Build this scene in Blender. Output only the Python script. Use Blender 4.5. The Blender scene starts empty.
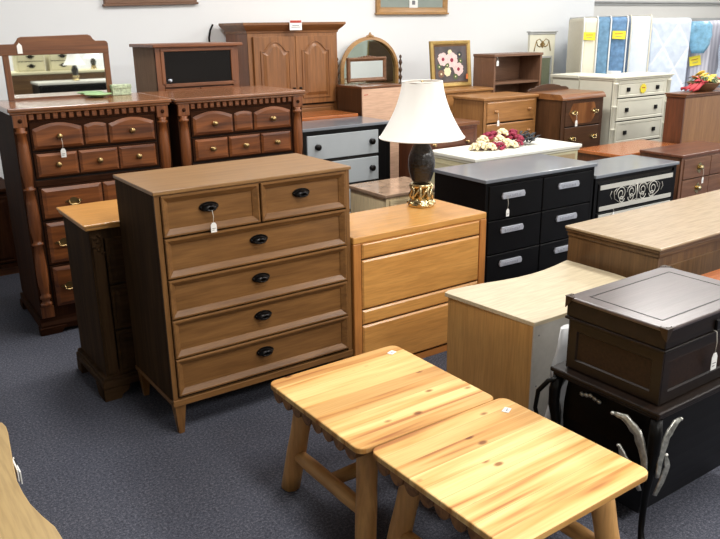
import bpy, bmesh, math, random
from mathutils import Vector, Matrix
random.seed(7)
PI = math.pi
C = bpy.context.scene.collection

# ------------------------------------------------------------------ materials
def lin(c):
    return tuple(((v/255)/12.92 if v/255 <= .04045 else ((v/255+.055)/1.055)**2.4) for v in c) + (1.0,)

class NT:
    def __init__(s, name):
        s.m = bpy.data.materials.new(name); s.m.use_nodes = True
        s.t = s.m.node_tree; s.b = s.t.nodes['Principled BSDF']
    def n(s, typ, **kw):
        nd = s.t.nodes.new(typ)
        for k, v in kw.items(): setattr(nd, k, v)
        return nd
    def l(s, a, b): s.t.links.new(a, b)
    def mix(s, fac, a, b, mode='MIX'):
        m = s.n('ShaderNodeMix', data_type='RGBA', blend_type=mode)
        for sock, v in ((m.inputs[0], fac), (m.inputs[6], a), (m.inputs[7], b)):
            if hasattr(v, 'is_linked'): s.l(v, sock)
            else: sock.default_value = v
        return m.outputs[2]

def plain(name, col, rough=.5, metal=0.0, coat=0.0, spec=.5, var=.06, nscale=9, bump=0.0):
    k = NT(name); b = k.b
    tc = k.n('ShaderNodeTexCoord'); no = k.n('ShaderNodeTexNoise')
    no.inputs['Scale'].default_value = nscale; no.inputs['Detail'].default_value = 4
    k.l(tc.outputs['Object'], no.inputs['Vector'])
    L = lin(col); d = tuple(max(0, v*(1-var*2)) for v in L[:3])+(1,); u = tuple(min(1, v*(1+var)) for v in L[:3])+(1,)
    k.l(k.mix(no.outputs['Fac'], d, u), b.inputs['Base Color'])
    b.inputs['Roughness'].default_value = rough; b.inputs['Metallic'].default_value = metal
    b.inputs['Coat Weight'].default_value = coat; b.inputs['Coat Roughness'].default_value = .12
    b.inputs['Specular IOR Level'].default_value = spec
    if bump:
        bp = k.n('ShaderNodeBump'); bp.inputs['Strength'].default_value = bump; bp.inputs['Distance'].default_value = .01
        n2 = k.n('ShaderNodeTexNoise'); n2.inputs['Scale'].default_value = nscale*5
        k.l(tc.outputs['Object'], n2.inputs['Vector']); k.l(n2.outputs['Fac'], bp.inputs['Height']); k.l(bp.outputs['Normal'], b.inputs['Normal'])
    return k.m

def wood(name, c1, c2, axis='X', rough=.38, coat=.15, scale=1.0, contrast=1.0, spec=.5):
    k = NT(name); b = k.b
    tc = k.n('ShaderNodeTexCoord'); mp = k.n('ShaderNodeMapping')
    s = {'X': (1.2, 16, 16), 'Y': (16, 1.2, 16), 'Z': (16, 16, 1.2)}[axis]
    mp.inputs['Scale'].default_value = tuple(v*scale for v in s)
    k.l(tc.outputs['Object'], mp.inputs['Vector'])
    n1 = k.n('ShaderNodeTexNoise'); n1.inputs['Scale'].default_value = 1.6; n1.inputs['Detail'].default_value = 5; n1.inputs['Distortion'].default_value = .8
    k.l(mp.outputs['Vector'], n1.inputs['Vector'])
    n2 = k.n('ShaderNodeTexNoise'); n2.inputs['Scale'].default_value = 7; n2.inputs['Detail'].default_value = 3
    k.l(mp.outputs['Vector'], n2.inputs['Vector'])
    r = k.n('ShaderNodeValToRGB'); w = .22/contrast
    r.color_ramp.elements[0].position = .5-w; r.color_ramp.elements[1].position = .5+w
    r.color_ramp.elements[0].color = lin(c2); r.color_ramp.elements[1].color = lin(c1)
    k.l(n1.outputs['Fac'], r.inputs['Fac'])
    r2 = k.n('ShaderNodeValToRGB'); r2.color_ramp.elements[0].position = .35; r2.color_ramp.elements[1].position = .6
    r2.color_ramp.elements[0].color = (.72, .7, .68, 1); r2.color_ramp.elements[1].color = (1, 1, 1, 1)
    k.l(n2.outputs['Fac'], r2.inputs['Fac'])
    k.l(k.mix(.6, r.outputs['Color'], r2.outputs['Color'], 'MULTIPLY'), b.inputs['Base Color'])
    b.inputs['Roughness'].default_value = rough; b.inputs['Coat Weight'].default_value = coat; b.inputs['Coat Roughness'].default_value = .2
    b.inputs['Specular IOR Level'].default_value = spec
    bp = k.n('ShaderNodeBump'); bp.inputs['Strength'].default_value = .08; bp.inputs['Distance'].default_value = .004
    k.l(n2.outputs['Fac'], bp.inputs['Height']); k.l(bp.outputs['Normal'], b.inputs['Normal'])
    return k.m

def woods(name, c1, c2, **kw):
    return {a: wood('%s %s' % (name, a), c1, c2, a, **kw) for a in 'XYZ'}

def plank_mat():
    k = NT('cedar planks'); b = k.b
    tc = k.n('ShaderNodeTexCoord'); sp = k.n('ShaderNodeSeparateXYZ'); k.l(tc.outputs['Object'], sp.inputs[0])
    oi = k.n('ShaderNodeObjectInfo')
    dv = k.n('ShaderNodeMath', operation='DIVIDE'); dv.inputs[1].default_value = .0672; k.l(sp.outputs['Y'], dv.inputs[0])
    fl = k.n('ShaderNodeMath', operation='FLOOR'); k.l(dv.outputs[0], fl.inputs[0])
    ad = k.n('ShaderNodeMath', operation='ADD'); k.l(fl.outputs[0], ad.inputs[0])
    m10 = k.n('ShaderNodeMath', operation='MULTIPLY'); k.l(oi.outputs['Random'], m10.inputs[0]); m10.inputs[1].default_value = 37.0; k.l(m10.outputs[0], ad.inputs[1])
    wn = k.n('ShaderNodeTexWhiteNoise', noise_dimensions='1D'); k.l(ad.outputs[0], wn.inputs['W'])
    sc = k.n('ShaderNodeVectorMath', operation='SCALE'); k.l(wn.outputs['Color'], sc.inputs[0]); sc.inputs['Scale'].default_value = 9
    av = k.n('ShaderNodeVectorMath', operation='ADD'); k.l(tc.outputs['Object'], av.inputs[0]); k.l(sc.outputs[0], av.inputs[1])
    mp = k.n('ShaderNodeMapping'); mp.inputs['Scale'].default_value = (1.1, 17, 6); k.l(av.outputs[0], mp.inputs[0])
    n1 = k.n('ShaderNodeTexNoise'); n1.inputs['Scale'].default_value = 1.0; n1.inputs['Detail'].default_value = 2; n1.inputs['Distortion'].default_value = .5
    k.l(mp.outputs[0], n1.inputs['Vector'])
    r = k.n('ShaderNodeValToRGB'); e = r.color_ramp.elements
    e[0].position = .33; e[0].color = lin((174, 116, 62)); e[1].position = .56; e[1].color = lin((236, 202, 136))
    x = e.new(.42); x.color = lin((218, 170, 100))
    k.l(n1.outputs['Fac'], r.inputs['Fac'])
    tone = k.n('ShaderNodeValToRGB'); tone.color_ramp.elements[0].color = (.66, .52, .40, 1); tone.color_ramp.elements[1].color = (1.04, 1.04, 1.06, 1); tone.color_ramp.elements[1].position = .8; te = tone.color_ramp.elements.new(.3); te.color = (.9, .84, .76, 1)
    k.l(wn.outputs['Value'], tone.inputs['Fac'])
    col = k.mix(1.0, r.outputs['Color'], tone.outputs['Color'], 'MULTIPLY')
    # fine grain
    mp2 = k.n('ShaderNodeMapping'); mp2.inputs['Scale'].default_value = (6, 160, 40); k.l(av.outputs[0], mp2.inputs[0])
    n2 = k.n('ShaderNodeTexNoise'); n2.inputs['Scale'].default_value = 1; n2.inputs['Detail'].default_value = 2; k.l(mp2.outputs[0], n2.inputs['Vector'])
    g = k.n('ShaderNodeValToRGB'); g.color_ramp.elements[0].position = .35; g.color_ramp.elements[0].color = (.86, .82, .76, 1); g.color_ramp.elements[1].position = .6; g.color_ramp.elements[1].color = (1, 1, 1, 1)
    k.l(n2.outputs['Fac'], g.inputs['Fac'])
    col = k.mix(.7, col, g.outputs['Color'], 'MULTIPLY')
    # knots
    mp3 = k.n('ShaderNodeMapping'); mp3.inputs['Scale'].default_value = (6.5, 12, 3); k.l(av.outputs[0], mp3.inputs[0])
    vo = k.n('ShaderNodeTexVoronoi'); vo.inputs['Scale'].default_value = 1.0; k.l(mp3.outputs[0], vo.inputs['Vector'])
    kr = k.n('ShaderNodeValToRGB'); kr.color_ramp.elements[0].position = .07; kr.color_ramp.elements[0].color = (.28, .14, .06, 1)
    kr.color_ramp.elements[1].position = .15; kr.color_ramp.elements[1].color = (1, 1, 1, 1)
    k.l(vo.outputs['Distance'], kr.inputs['Fac'])
    col = k.mix(.9, col, kr.outputs['Color'], 'MULTIPLY')
    # seams
    fr = k.n('ShaderNodeMath', operation='FRACT'); k.l(dv.outputs[0], fr.inputs[0])
    lt = k.n('ShaderNodeMath', operation='LESS_THAN'); lt.inputs[1].default_value = .02; k.l(fr.outputs[0], lt.inputs[0])
    col = k.mix(lt.outputs[0], col, lin((186, 140, 84)))
    k.l(col, b.inputs['Base Color'])
    b.inputs['Roughness'].default_value = .55; b.inputs['Specular IOR Level'].default_value = .3
    return k.m

def carpet_mat():
    k = NT('carpet'); b = k.b
    tc = k.n('ShaderNodeTexCoord')
    n1 = k.n('ShaderNodeTexNoise'); n1.inputs['Scale'].default_value = 210; n1.inputs['Detail'].default_value = 3
    n2 = k.n('ShaderNodeTexNoise'); n2.inputs['Scale'].default_value = 2.2; n2.inputs['Detail'].default_value = 3
    n3 = k.n('ShaderNodeTexNoise'); n3.inputs['Scale'].default_value = 95; n3.inputs['Detail'].default_value = 4
    for n in (n1, n2, n3): k.l(tc.outputs['Object'], n.inputs['Vector'])
    r = k.n('ShaderNodeValToRGB'); e = r.color_ramp.elements
    e[0].position = .34; e[0].color = lin((55, 56, 64)); e[1].position = .66; e[1].color = lin((118, 119, 129))
    x = e.new(.5); x.color = lin((80, 82, 92))
    mx = k.n('ShaderNodeMix'); mx.inputs[0].default_value = .5
    k.l(n1.outputs['Fac'], mx.inputs[2]); k.l(n3.outputs['Fac'], mx.inputs[3]); k.l(mx.outputs[0], r.inputs['Fac'])
    t = k.n('ShaderNodeValToRGB'); t.color_ramp.elements[0].position = .3; t.color_ramp.elements[0].color = (.84, .85, .88, 1); t.color_ramp.elements[1].position = .7
    k.l(n2.outputs['Fac'], t.inputs['Fac'])
    k.l(k.mix(1, r.outputs['Color'], t.outputs['Color'], 'MULTIPLY'), b.inputs['Base Color'])
    b.inputs['Roughness'].default_value = .95; b.inputs['Specular IOR Level'].default_value = .15
    bp = k.n('ShaderNodeBump'); bp.inputs['Strength'].default_value = .5; bp.inputs['Distance'].default_value = .006
    k.l(n1.outputs['Fac'], bp.inputs['Height']); k.l(bp.outputs['Normal'], b.inputs['Normal'])
    return k.m

def quilt_mat(name, col, line, size=.16):
    k = NT(name); b = k.b
    tc = k.n('ShaderNodeTexCoord'); sp = k.n('ShaderNodeSeparateXYZ'); k.l(tc.outputs['Object'], sp.inputs[0])
    def m(op, a, bb):
        n = k.n('ShaderNodeMath', operation=op)
        for i, v in enumerate((a, bb)):
            if v is None: continue
            if hasattr(v, 'is_linked'): k.l(v, n.inputs[i])
            else: n.inputs[i].default_value = v
        return n.outputs[0]
    h = m('ADD', sp.outputs['X'], sp.outputs['Y'])
    z = m('MULTIPLY', sp.outputs['Z'], .62)
    outs = []
    for q in (m('ADD', h, z), m('SUBTRACT', h, z)):
        f = m('FRACT', m('DIVIDE', q, size), None)
        outs.append(m('ABSOLUTE', m('SUBTRACT', f, .5), None))
    mn = m('MINIMUM', outs[0], outs[1])
    r = k.n('ShaderNodeValToRGB'); r.color_ramp.elements[0].color = lin(line); r.color_ramp.elements[1].color = lin(col); r.color_ramp.elements[1].position = .07
    k.l(mn, r.inputs['Fac']); 
    no = k.n('ShaderNodeTexNoise'); no.inputs['Scale'].default_value = 14; k.l(tc.outputs['Object'], no.inputs['Vector'])
    t = k.n('ShaderNodeValToRGB'); t.color_ramp.elements[0].position = .3; t.color_ramp.elements[0].color = (.82, .84, .88, 1); t.color_ramp.elements[1].position = .7
    k.l(no.outputs['Fac'], t.inputs['Fac'])
    k.l(k.mix(1, r.outputs['Color'], t.outputs['Color'], 'MULTIPLY'), b.inputs['Base Color'])
    bp = k.n('ShaderNodeBump'); bp.inputs['Strength'].default_value = .6; bp.inputs['Distance'].default_value = .02
    rr = k.n('ShaderNodeValToRGB'); rr.color_ramp.elements[1].position = .3; k.l(mn, rr.inputs['Fac'])
    k.l(rr.outputs['Color'], bp.inputs['Height']); k.l(bp.outputs['Normal'], b.inputs['Normal'])
    b.inputs['Roughness'].default_value = .8
    return k.m

def stripes_mat(name, c1, c2, freq=60, axis='X'):
    k = NT(name); b = k.b
    tc = k.n('ShaderNodeTexCoord'); w = k.n('ShaderNodeTexWave', wave_type='BANDS', bands_direction=axis)
    w.inputs['Scale'].default_value = freq; w.inputs['Distortion'].default_value = 1.5; w.inputs['Detail'].default_value = 2
    k.l(tc.outputs['Object'], w.inputs['Vector'])
    k.l(k.mix(w.outputs['Fac'], lin(c2), lin(c1)), b.inputs['Base Color'])
    b.inputs['Roughness'].default_value = .7
    return k.m

def mirror_mat(tint=(235, 240, 238)):
    m = plain('mirror glass', tint, .02, 1.0, var=0); return m

M = {}
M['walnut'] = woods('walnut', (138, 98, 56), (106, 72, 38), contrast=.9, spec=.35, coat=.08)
M['walnut_dark_shaded'] = woods('walnut side', (74, 54, 34), (48, 34, 21), contrast=1, rough=.65, coat=0, spec=.06)  # shade on the framed chest's sides put into colour; carved cabinet's own dark brown
M['walnut_top_sheen'] = woods('walnut top', (160, 122, 76), (134, 98, 58), rough=.36, contrast=.8)  # paler walnut, with the sheen of the lit top in its colour
M['cherry'] = woods('cherry', (148, 86, 42), (82, 42, 18), rough=.38, coat=.05, contrast=1.15)
M['cherry_dark'] = woods('dark cherry', (66, 38, 22), (40, 22, 13), rough=.65, coat=.0, spec=.05)
M['cherry_top_sheen'] = woods('cherry top', (150, 98, 60), (116, 70, 40), rough=.24, coat=.6)  # lighter cherry; the pale reflection of the wall is in the colour
M['oak'] = woods('honey oak', (216, 160, 88), (196, 138, 70), rough=.34, coat=.2, contrast=.7)
M['oak_side'] = woods('oak edge', (198, 134, 70), (178, 114, 56), rough=.4, contrast=.7)
M['birch'] = woods('birch', (200, 154, 92), (180, 134, 76), rough=.4, contrast=.6)
M['birch_top'] = woods('birch top', (204, 191, 162), (193, 178, 147), rough=.35, contrast=.5)
M['birch_tan'] = woods('tan birch top', (196, 168, 116), (182, 152, 100), rough=.4, contrast=.5)
M['log'] = woods('log', (226, 176, 110), (196, 142, 82), rough=.45, scale=.7, coat=0)
M['bark'] = woods('log rim', (166, 116, 62), (96, 60, 30), rough=.6)
M['brown'] = woods('brown', (112, 84, 54), (84, 60, 38), rough=.42, spec=.3)
M['brown_top_sheen'] = woods('brown top', (182, 160, 128), (167, 144, 113), rough=.26, contrast=.6, coat=.4)  # tan top, its grayish sheen mixed into the base colour
M['dresser_brown'] = woods('dresser brown', (124, 78, 44), (92, 54, 30), rough=.35)
M['armoire'] = woods('armoire oak', (150, 100, 56), (116, 74, 40), rough=.4)
M['hutch'] = woods('hutch', (136, 82, 46), (104, 60, 34), rough=.42)
M['hutch_side'] = woods('hutch side', (140, 110, 86), (120, 94, 72), coat=0, spec=.1, rough=.6, contrast=.6)
M['pine'] = woods('pine', (172, 122, 70), (140, 96, 52), rough=.4)
M['orange'] = woods('orange wood', (184, 110, 60), (152, 84, 42), rough=.22, coat=.4)
M['redbrown'] = woods('redbrown', (112, 66, 42), (80, 44, 28), rough=.34, coat=.15)
M['rosewood'] = woods('rosewood', (128, 90, 66), (98, 64, 46), rough=.36)
M['shelfwood'] = woods('shelf', (132, 96, 72), (110, 78, 58), rough=.5, contrast=.6)
M['waterfall'] = woods('waterfall', (88, 58, 36), (60, 38, 23), rough=.36, coat=.1)
M['veneer'] = woods('burl veneer', (148, 98, 56), (106, 64, 34), rough=.3, coat=.3, scale=.6)
M['pinkboard'] = woods('bare board', (216, 178, 150), (206, 166, 138), rough=.7, contrast=.5)
M['trunk_burl'] = plain('burl panel', (46, 30, 20), .45, var=.5, nscale=90, spec=.2)
M['rb_front'] = woods('plain panel', (160, 116, 74), (136, 94, 58), rough=.45)
M['trunk'] = woods('trunk', (35, 24, 17), (19, 13, 10), rough=.42, coat=.05, spec=.2)
M['trunk_lid_sheen'] = woods('trunk lid', (86, 72, 69), (66, 54, 51), rough=.32, coat=.6, contrast=.6)  # gray reflection on the lid put into a lighter trunk wood
M['gold_frame'] = plain('gilt frame', (190, 160, 96), .4, .5, var=.15, nscale=30)
M['oak_frame'] = woods('oak frame', (186, 142, 84), (160, 116, 64))
M['marble'] = plain('marble top', (176, 148, 124), .15, var=.3, nscale=14, coat=.4)
M['palewood'] = woods('pale wood', (244, 226, 184), (234, 212, 168), rough=.5, contrast=.5)
M['black'] = plain('black lacquer', (12, 12, 13), .38, spec=.18, var=.15)
M['black_top_sheen'] = plain('black lacquer top sheen', (116, 121, 128), .3, coat=.6, var=.1, nscale=5)  # gray colour stands for the bright wall reflected in black tops
M['satin_black'] = plain('ebony', (9, 8, 7), .4, coat=.05, spec=.15, var=.2)
M['shadow'] = plain('gap shadow', (20, 15, 11), .8)
M['gray'] = plain('gray paint', (158, 164, 168), .45, var=.04)
M['cream'] = plain('cream paint', (222, 220, 202), .45, var=.04)
M['cream_worn'] = plain('antique cream', (214, 206, 170), .5, var=.08)
M['white'] = plain('white paint', (236, 236, 226), .4, var=.03)
M['particle'] = plain('gray board', (176, 172, 164), .7, var=.08, nscale=40)
M['wicker'] = stripes_mat('wicker panel', (206, 186, 150), (150, 122, 84), 30)
M['bronze'] = plain('black bronze', (26, 24, 24), .28, .7)
M['brass'] = plain('brass', (208, 190, 146), .25, 1.0)
M['brass_old'] = plain('old brass', (168, 142, 96), .3, .9)
M['chrome'] = plain('chrome', (184, 188, 198), .35, .3)
M['silver'] = plain('silver paint', (206, 204, 194), .4, .25)
M['leafgilt'] = plain('gilt leaf', (222, 216, 198), .3, .7, var=.6, nscale=60)
M['paper'] = plain('paper', (238, 238, 234), .7, var=.02)
M['string'] = plain('string', (216, 212, 200), .8)
M['yellow'] = plain('yellow card', (240, 222, 60), .6, var=.08, nscale=30)
M['redink'] = plain('red ink', (176, 62, 48), .7)
M['ink'] = plain('gray ink', (120, 120, 124), .8)
M['shade'] = plain('lamp shade cloth', (246, 244, 238), .8, var=.02)
M['vase'] = plain('black ceramic', (14, 11, 10), .2, coat=.5, var=.4, nscale=22, bump=1.0)
M['mirror'] = mirror_mat()
M['mirror_green'] = plain('green gray mirror glass', (176, 188, 176), .06, 1.0, var=.04)  # mirror metal with a green gray tint
M['glass_dark'] = plain('dark glass', (18, 15, 14), .2, spec=.15)
M['dark_inside'] = plain('dark interior', (36, 30, 26), .8)
M['canvas'] = plain('painted canvas', (92, 84, 84), .6, var=.5, nscale=9)
M['pink'] = plain('pink petals', (234, 204, 200), .6, var=.2, nscale=60)
M['burgundy'] = plain('burgundy petals', (150, 36, 66), .7, var=.3, nscale=40)
M['ivory'] = plain('ivory petals', (236, 222, 182), .7, var=.15, nscale=40)
M['leafdark'] = plain('dark leaf', (52, 56, 60), .6, var=.3, nscale=40)
M['leafgreen'] = plain('green leaf', (84, 104, 60), .6, var=.3, nscale=40)
M['petal_red'] = plain('red petals', (196, 66, 74), .7, var=.3, nscale=30)
M['petal_yellow'] = plain('yellow petals', (240, 206, 90), .7, var=.2, nscale=30)
M['petal_orange'] = plain('orange petals', (226, 130, 70), .7, var=.2, nscale=30)
M['basket'] = stripes_mat('basket weave', (150, 108, 70), (92, 62, 40), 60, 'Z')
M['green_dish'] = plain('pale green glaze', (150, 186, 130), .3, coat=.4)
M['green_pat'] = plain('green patterned paper', (176, 206, 160), .5, var=.9, nscale=75)
M['mat_cream'] = plain('cream ticking', (226, 219, 200), .8, var=.08, nscale=30)
M['mat_cream2'] = plain('ivory ticking', (228, 222, 202), .8, var=.06, nscale=30)
M['mat_blue'] = plain('blue damask', (112, 154, 188), .7, var=.35, nscale=18)
M['mat_blue2'] = plain('deep blue damask', (110, 150, 190), .7, var=.4, nscale=20)
M['mat_white'] = plain('white ticking', (222, 230, 238), .8, var=.05, nscale=22)
M['mat_quilt'] = quilt_mat('diamond quilt', (218, 228, 240), (244, 247, 250), .3)
M['mat_gray'] = stripes_mat('gray wrapped ticking', (204, 204, 212), (176, 176, 188), 7)
M['piping'] = plain('white piping', (226, 228, 226), .7)
M['plastic'] = plain('blue plastic', (138, 196, 230), .25, coat=.5, var=.3, nscale=20, bump=.6)
M['clearwrap'] = plain('clear plastic wrap', (196, 208, 222), .12, coat=.8, var=.15)
M['bag'] = plain('white plastic bag', (206, 208, 210), .35, var=.12, nscale=20)
M['wall'] = plain('wall paint', (236, 238, 239), .75, var=.012, nscale=1.5)
M['wall_warm'] = plain('wall paint warm', (226, 225, 220), .75, var=.03, nscale=2)
M['trim'] = plain('gray trim', (184, 186, 186), .6)
M['ceiling'] = plain('ceiling tile', (222, 222, 218), .9)
M['planks'] = plank_mat()
M['carpet'] = carpet_mat()
M['greenish'] = plain('hanging mirror backing', (142, 152, 144), .3)

# ------------------------------------------------------------------ mesh helpers
class MB:
    def __init__(s): s.bm = bmesh.new(); s.mats = []
    def mi(s, m):
        if m is None: return 0
        if m not in s.mats: s.mats.append(m)
        return s.mats.index(m)
    def box(s, x0, x1, y0, y1, z0, z1, bev=0.0, seg=2, m=None):
        t = bmesh.new()
        bmesh.ops.create_cube(t, size=1)
        for v in t.verts:
            v.co = Vector((x0+(v.co.x+.5)*(x1-x0), y0+(v.co.y+.5)*(y1-y0), z0+(v.co.z+.5)*(z1-z0)))
        if bev: bmesh.ops.bevel(t, geom=t.edges[:], offset=bev, segments=seg, profile=.5, affect='EDGES')
        s.merge(t, s.mi(m)); return s
    def merge(s, t, mi=0, mat=None, smooth=None):
        vm = {}
        for v in t.verts: vm[v] = s.bm.verts.new(mat @ v.co if mat else v.co)
        for f in t.faces:
            try: nf = s.bm.faces.new([vm[v] for v in f.verts])
            except ValueError: continue
            nf.material_index = mi; nf.smooth = f.smooth if smooth is None else smooth
        t.free()
    def face(s, pts, m=None, smooth=False):
        f = s.bm.faces.new([s.bm.verts.new(p) for p in pts]); f.material_index = s.mi(m); f.smooth = smooth
    def loft(s, rings, cap0=True, cap1=True, m=None, smooth=False, closed=True):
        i = s.mi(m); R = [[s.bm.verts.new(p) for p in r] for r in rings]; n = len(R[0])
        for a, b in zip(R, R[1:]):
            for k in range(n if closed else n-1):
                f = s.bm.faces.new((a[k], a[(k+1) % n], b[(k+1) % n], b[k])); f.material_index = i; f.smooth = smooth
        for flag, r in ((cap0, R[0][::-1]), (cap1, R[-1])):
            if flag and n > 2:
                f = s.bm.faces.new(r); f.material_index = i
        return s
    def lathe(s, prof, c=(0, 0, 0), n=20, m=None, axis='Z', cap=True):
        rings = []
        for r, z in prof:
            ring = []
            for k in range(n):
                a = 2*PI*k/n
                p = (r*math.cos(a), r*math.sin(a), z)
                if axis == 'Y': p = (p[0], -p[2], p[1])
                if axis == 'X': p = (p[2], p[0], p[1])
                ring.append(Vector(p)+Vector(c))
            rings.append(ring)
        return s.loft(rings, cap, cap, m, True)
    def tube(s, pts, r, n=8, m=None, cap=True, flat=1.0):
        P = [Vector(p) for p in pts]; rings = []
        rad = r if isinstance(r, (list, tuple)) else [r]*len(P)
        up = None
        for i, p in enumerate(P):
            d = (P[min(i+1, len(P)-1)]-P[max(i-1, 0)]).normalized()
            if up is None:
                up = Vector((0, 0, 1)) if abs(d.z) < .9 else Vector((0, 1, 0))
            a = d.cross(up)
            if a.length < 1e-6: a = d.orthogonal()
            a.normalize(); b = a.cross(d).normalized(); up = b
            rings.append([p+a*rad[i]*math.cos(2*PI*k/n)+b*rad[i]*flat*math.sin(2*PI*k/n) for k in range(n)])
        return s.loft(rings, cap, cap, m, True)
    def prism(s, poly, a0, a1, plane='XY', bev=0.0, m=None):
        t = bmesh.new()
        def mk(p, a):
            if plane == 'XY': return (p[0], p[1], a)
            if plane == 'XZ': return (p[0], a, p[1])
            return (a, p[0], p[1])
        lo = [t.verts.new(mk(p, a0)) for p in poly]; hi = [t.verts.new(mk(p, a1)) for p in poly]
        n = len(poly); t.faces.new(lo[::-1]); t.faces.new(hi)
        for k in range(n): t.faces.new((lo[k], lo[(k+1) % n], hi[(k+1) % n], hi[k]))
        bmesh.ops.recalc_face_normals(t, faces=t.faces[:])
        if bev:
            es = [e for e in t.edges if len(e.link_faces) == 2 and e.calc_face_angle(0) > .6]
            bmesh.ops.bevel(t, geom=es, offset=bev, segments=2, profile=.5, affect='EDGES')
        s.merge(t, s.mi(m)); return s
    def frame(s, x0, x1, z0, z1, prof, m=None, cap=True):
        """rectangular rings in the XZ plane, prof = [(inset, y)...]"""
        rings = [[(x0+i, y, z0+i), (x1-i, y, z0+i), (x1-i, y, z1-i), (x0+i, y, z1-i)] for i, y in prof]
        return s.loft(rings, False, cap, m)
    def blob(s, c, r, m=None, sub=2, jit=0.0, sc=(1, 1, 1)):
        t = bmesh.new(); bmesh.ops.create_icosphere(t, subdivisions=sub, radius=1)
        for v in t.verts:
            k = r*(1+random.uniform(-jit, jit)); v.co = Vector((v.co.x*k*sc[0], v.co.y*k*sc[1], v.co.z*k*sc[2]))+Vector(c)
        for f in t.faces: f.smooth = True
        s.merge(t, s.mi(m)); return s
    def build(s, name, mat=None, parent=None, loc=None):
        me = bpy.data.meshes.new(name)
        bmesh.ops.recalc_face_normals(s.bm, faces=s.bm.faces[:])
        s.bm.to_mesh(me); s.bm.free()
        if s.mats:
            for x in s.mats: me.materials.append(x)
        elif mat: me.materials.append(mat)
        o = bpy.data.objects.new(name, me); C.objects.link(o)
        if parent: o.parent = parent
        if loc: o.location = loc
        return o

def tag(o, label, cat, group=None):
    o['label'] = label; o['category'] = cat
    if group: o['group'] = group
    return o
def thing(name, label, cat, loc=(0, 0, 0), rz=0.0, group=None):
    o = bpy.data.objects.new(name, None); C.objects.link(o)
    o.location = loc; o.rotation_euler = (0, 0, math.radians(rz)); o.empty_display_size = .1
    return tag(o, label, cat, group)
def struct(name, mb, mat, label=None):
    o = mb.build(name, mat); o['kind'] = 'structure'
    if label: o['label'] = label
    return o
def W(t, p):
    M4 = Matrix.Translation(t.location) @ t.rotation_euler.to_matrix().to_4x4()
    return M4 @ Vector(p)
def rect_poly(x0, x1, y0, y1, r=0.0, n=5):
    if not r: return [(x0, y0), (x1, y0), (x1, y1), (x0, y1)]
    out = []
    for cx, cy, a in ((x1-r, y0+r, -PI/2), (x1-r, y1-r, 0), (x0+r, y1-r, PI/2), (x0+r, y0+r, PI)):
        for k in range(n+1):
            b = a+PI/2*k/n; out.append((cx+r*math.cos(b), cy+r*math.sin(b)))
    return out

# price tags --------------------------------------------------------------
def hang_tag(t, p, label, drop=.05, w=.026, h=.05, ang=0.0):
    """white card hanging by a string from point p (local to t)"""
    q = W(t, p)
    o = thing('price_tag', label, 'price tag', q, math.degrees(t.rotation_euler.z)+ang, 'white paper price tags')
    MB().tube([(0, .014, .002), (0, 0, 0), (.002, -.004, -drop*.5), (0, -.003, -drop)], .0012, 5).build('string', M['string'], o)
    z = -drop
    card = MB().prism([(-w*.25, z), (w*.25, z), (w/2, z-h*.25), (w/2, z-h), (-w/2, z-h), (-w/2, z-h*.25)], -.0045, -.003, 'XZ', m=M['paper'])
    card.box(-w*.3, w*.3, -.0052, -.0044, z-h*.62, z-h*.57, m=M['ink']).box(-w*.3, w*.1, -.0052, -.0044, z-h*.78, z-h*.73, m=M['ink'])
    card.build('card', None, o)
    return o

# drawers & handles -------------------------------------------------------
def bail(parent, x, z, y, m, s=1.0, plate=True):
    b = MB()
    if plate:
        b.prism([(x+.045*s*math.cos(a)*(1+.18*math.cos(4*a)), z+.02*s*math.sin(a)*(1+.3*math.cos(4*a))) for a in [2*PI*k/28 for k in range(28)]], y-.004, y, 'XZ')
    for sx in (-1, 1):
        b.lathe([(.007*s, 0), (.007*s, .016), (.004*s, .02)], (x+sx*.032*s, y, z+.004*s), 10, axis='Y')
    b.tube([(x-.032*s, y-.018, z+.004*s), (x-.03*s, y-.022, z-.014*s), (x-.012*s, y-.024, z-.02*s), (x, y-.024, z-.017*s), (x+.012*s, y-.024, z-.02*s), (x+.03*s, y-.022, z-.014*s), (x+.032*s, y-.018, z+.004*s)], .0042*s, 8)
    return b.build('handle', m, parent)
def knob(parent, x, z, y, m, r=.014):
    b = MB().lathe([(r*.9, 0), (r*.75, .004), (r*.4, .007), (r*.45, .014), (r, .02), (r*.95, .027), (r*.5, .032), (.0005, .033)], (x, y, z), 14, axis='Y')
    return b.build('knob', m, parent)
def cup_pull(parent, x, z, y, m):
    b = MB()
    b.prism([(x+.044*math.cos(a), z+.022*math.sin(a)*(1.0 if math.sin(a) > 0 else .9)) for a in [2*PI*k/24 for k in range(24)]], y-.004, y, 'XZ')
    rings = []
    for j in range(7):
        ph = PI/2*j/6
        ring = []
        for k in range(13):
            a = PI*k/12
            ring.append((x+.037*math.cos(a)*math.cos(ph*.75), y-.003-.024*math.sin(ph), z-.004+.02*math.sin(a)*math.cos(ph*.55)-.004*math.sin(ph)))
        rings.append(ring)
    b.loft(rings, False, False, None, True, closed=False)
    b.tube([(x-.034, y-.006, z-.004), (x-.02, y-.02, z-.011), (x, y-.025, z-.013), (x+.02, y-.02, z-.011), (x+.034, y-.006, z-.004)], .004, 8)
    b.lathe([(.006, 0), (.005, .006), (.001, .008)], (x-.037, y-.002, z), 8, axis='Y').lathe([(.006, 0), (.005, .006), (.001, .008)], (x+.037, y-.002, z), 8, axis='Y')
    return b.build('handle', m, parent)

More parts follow.
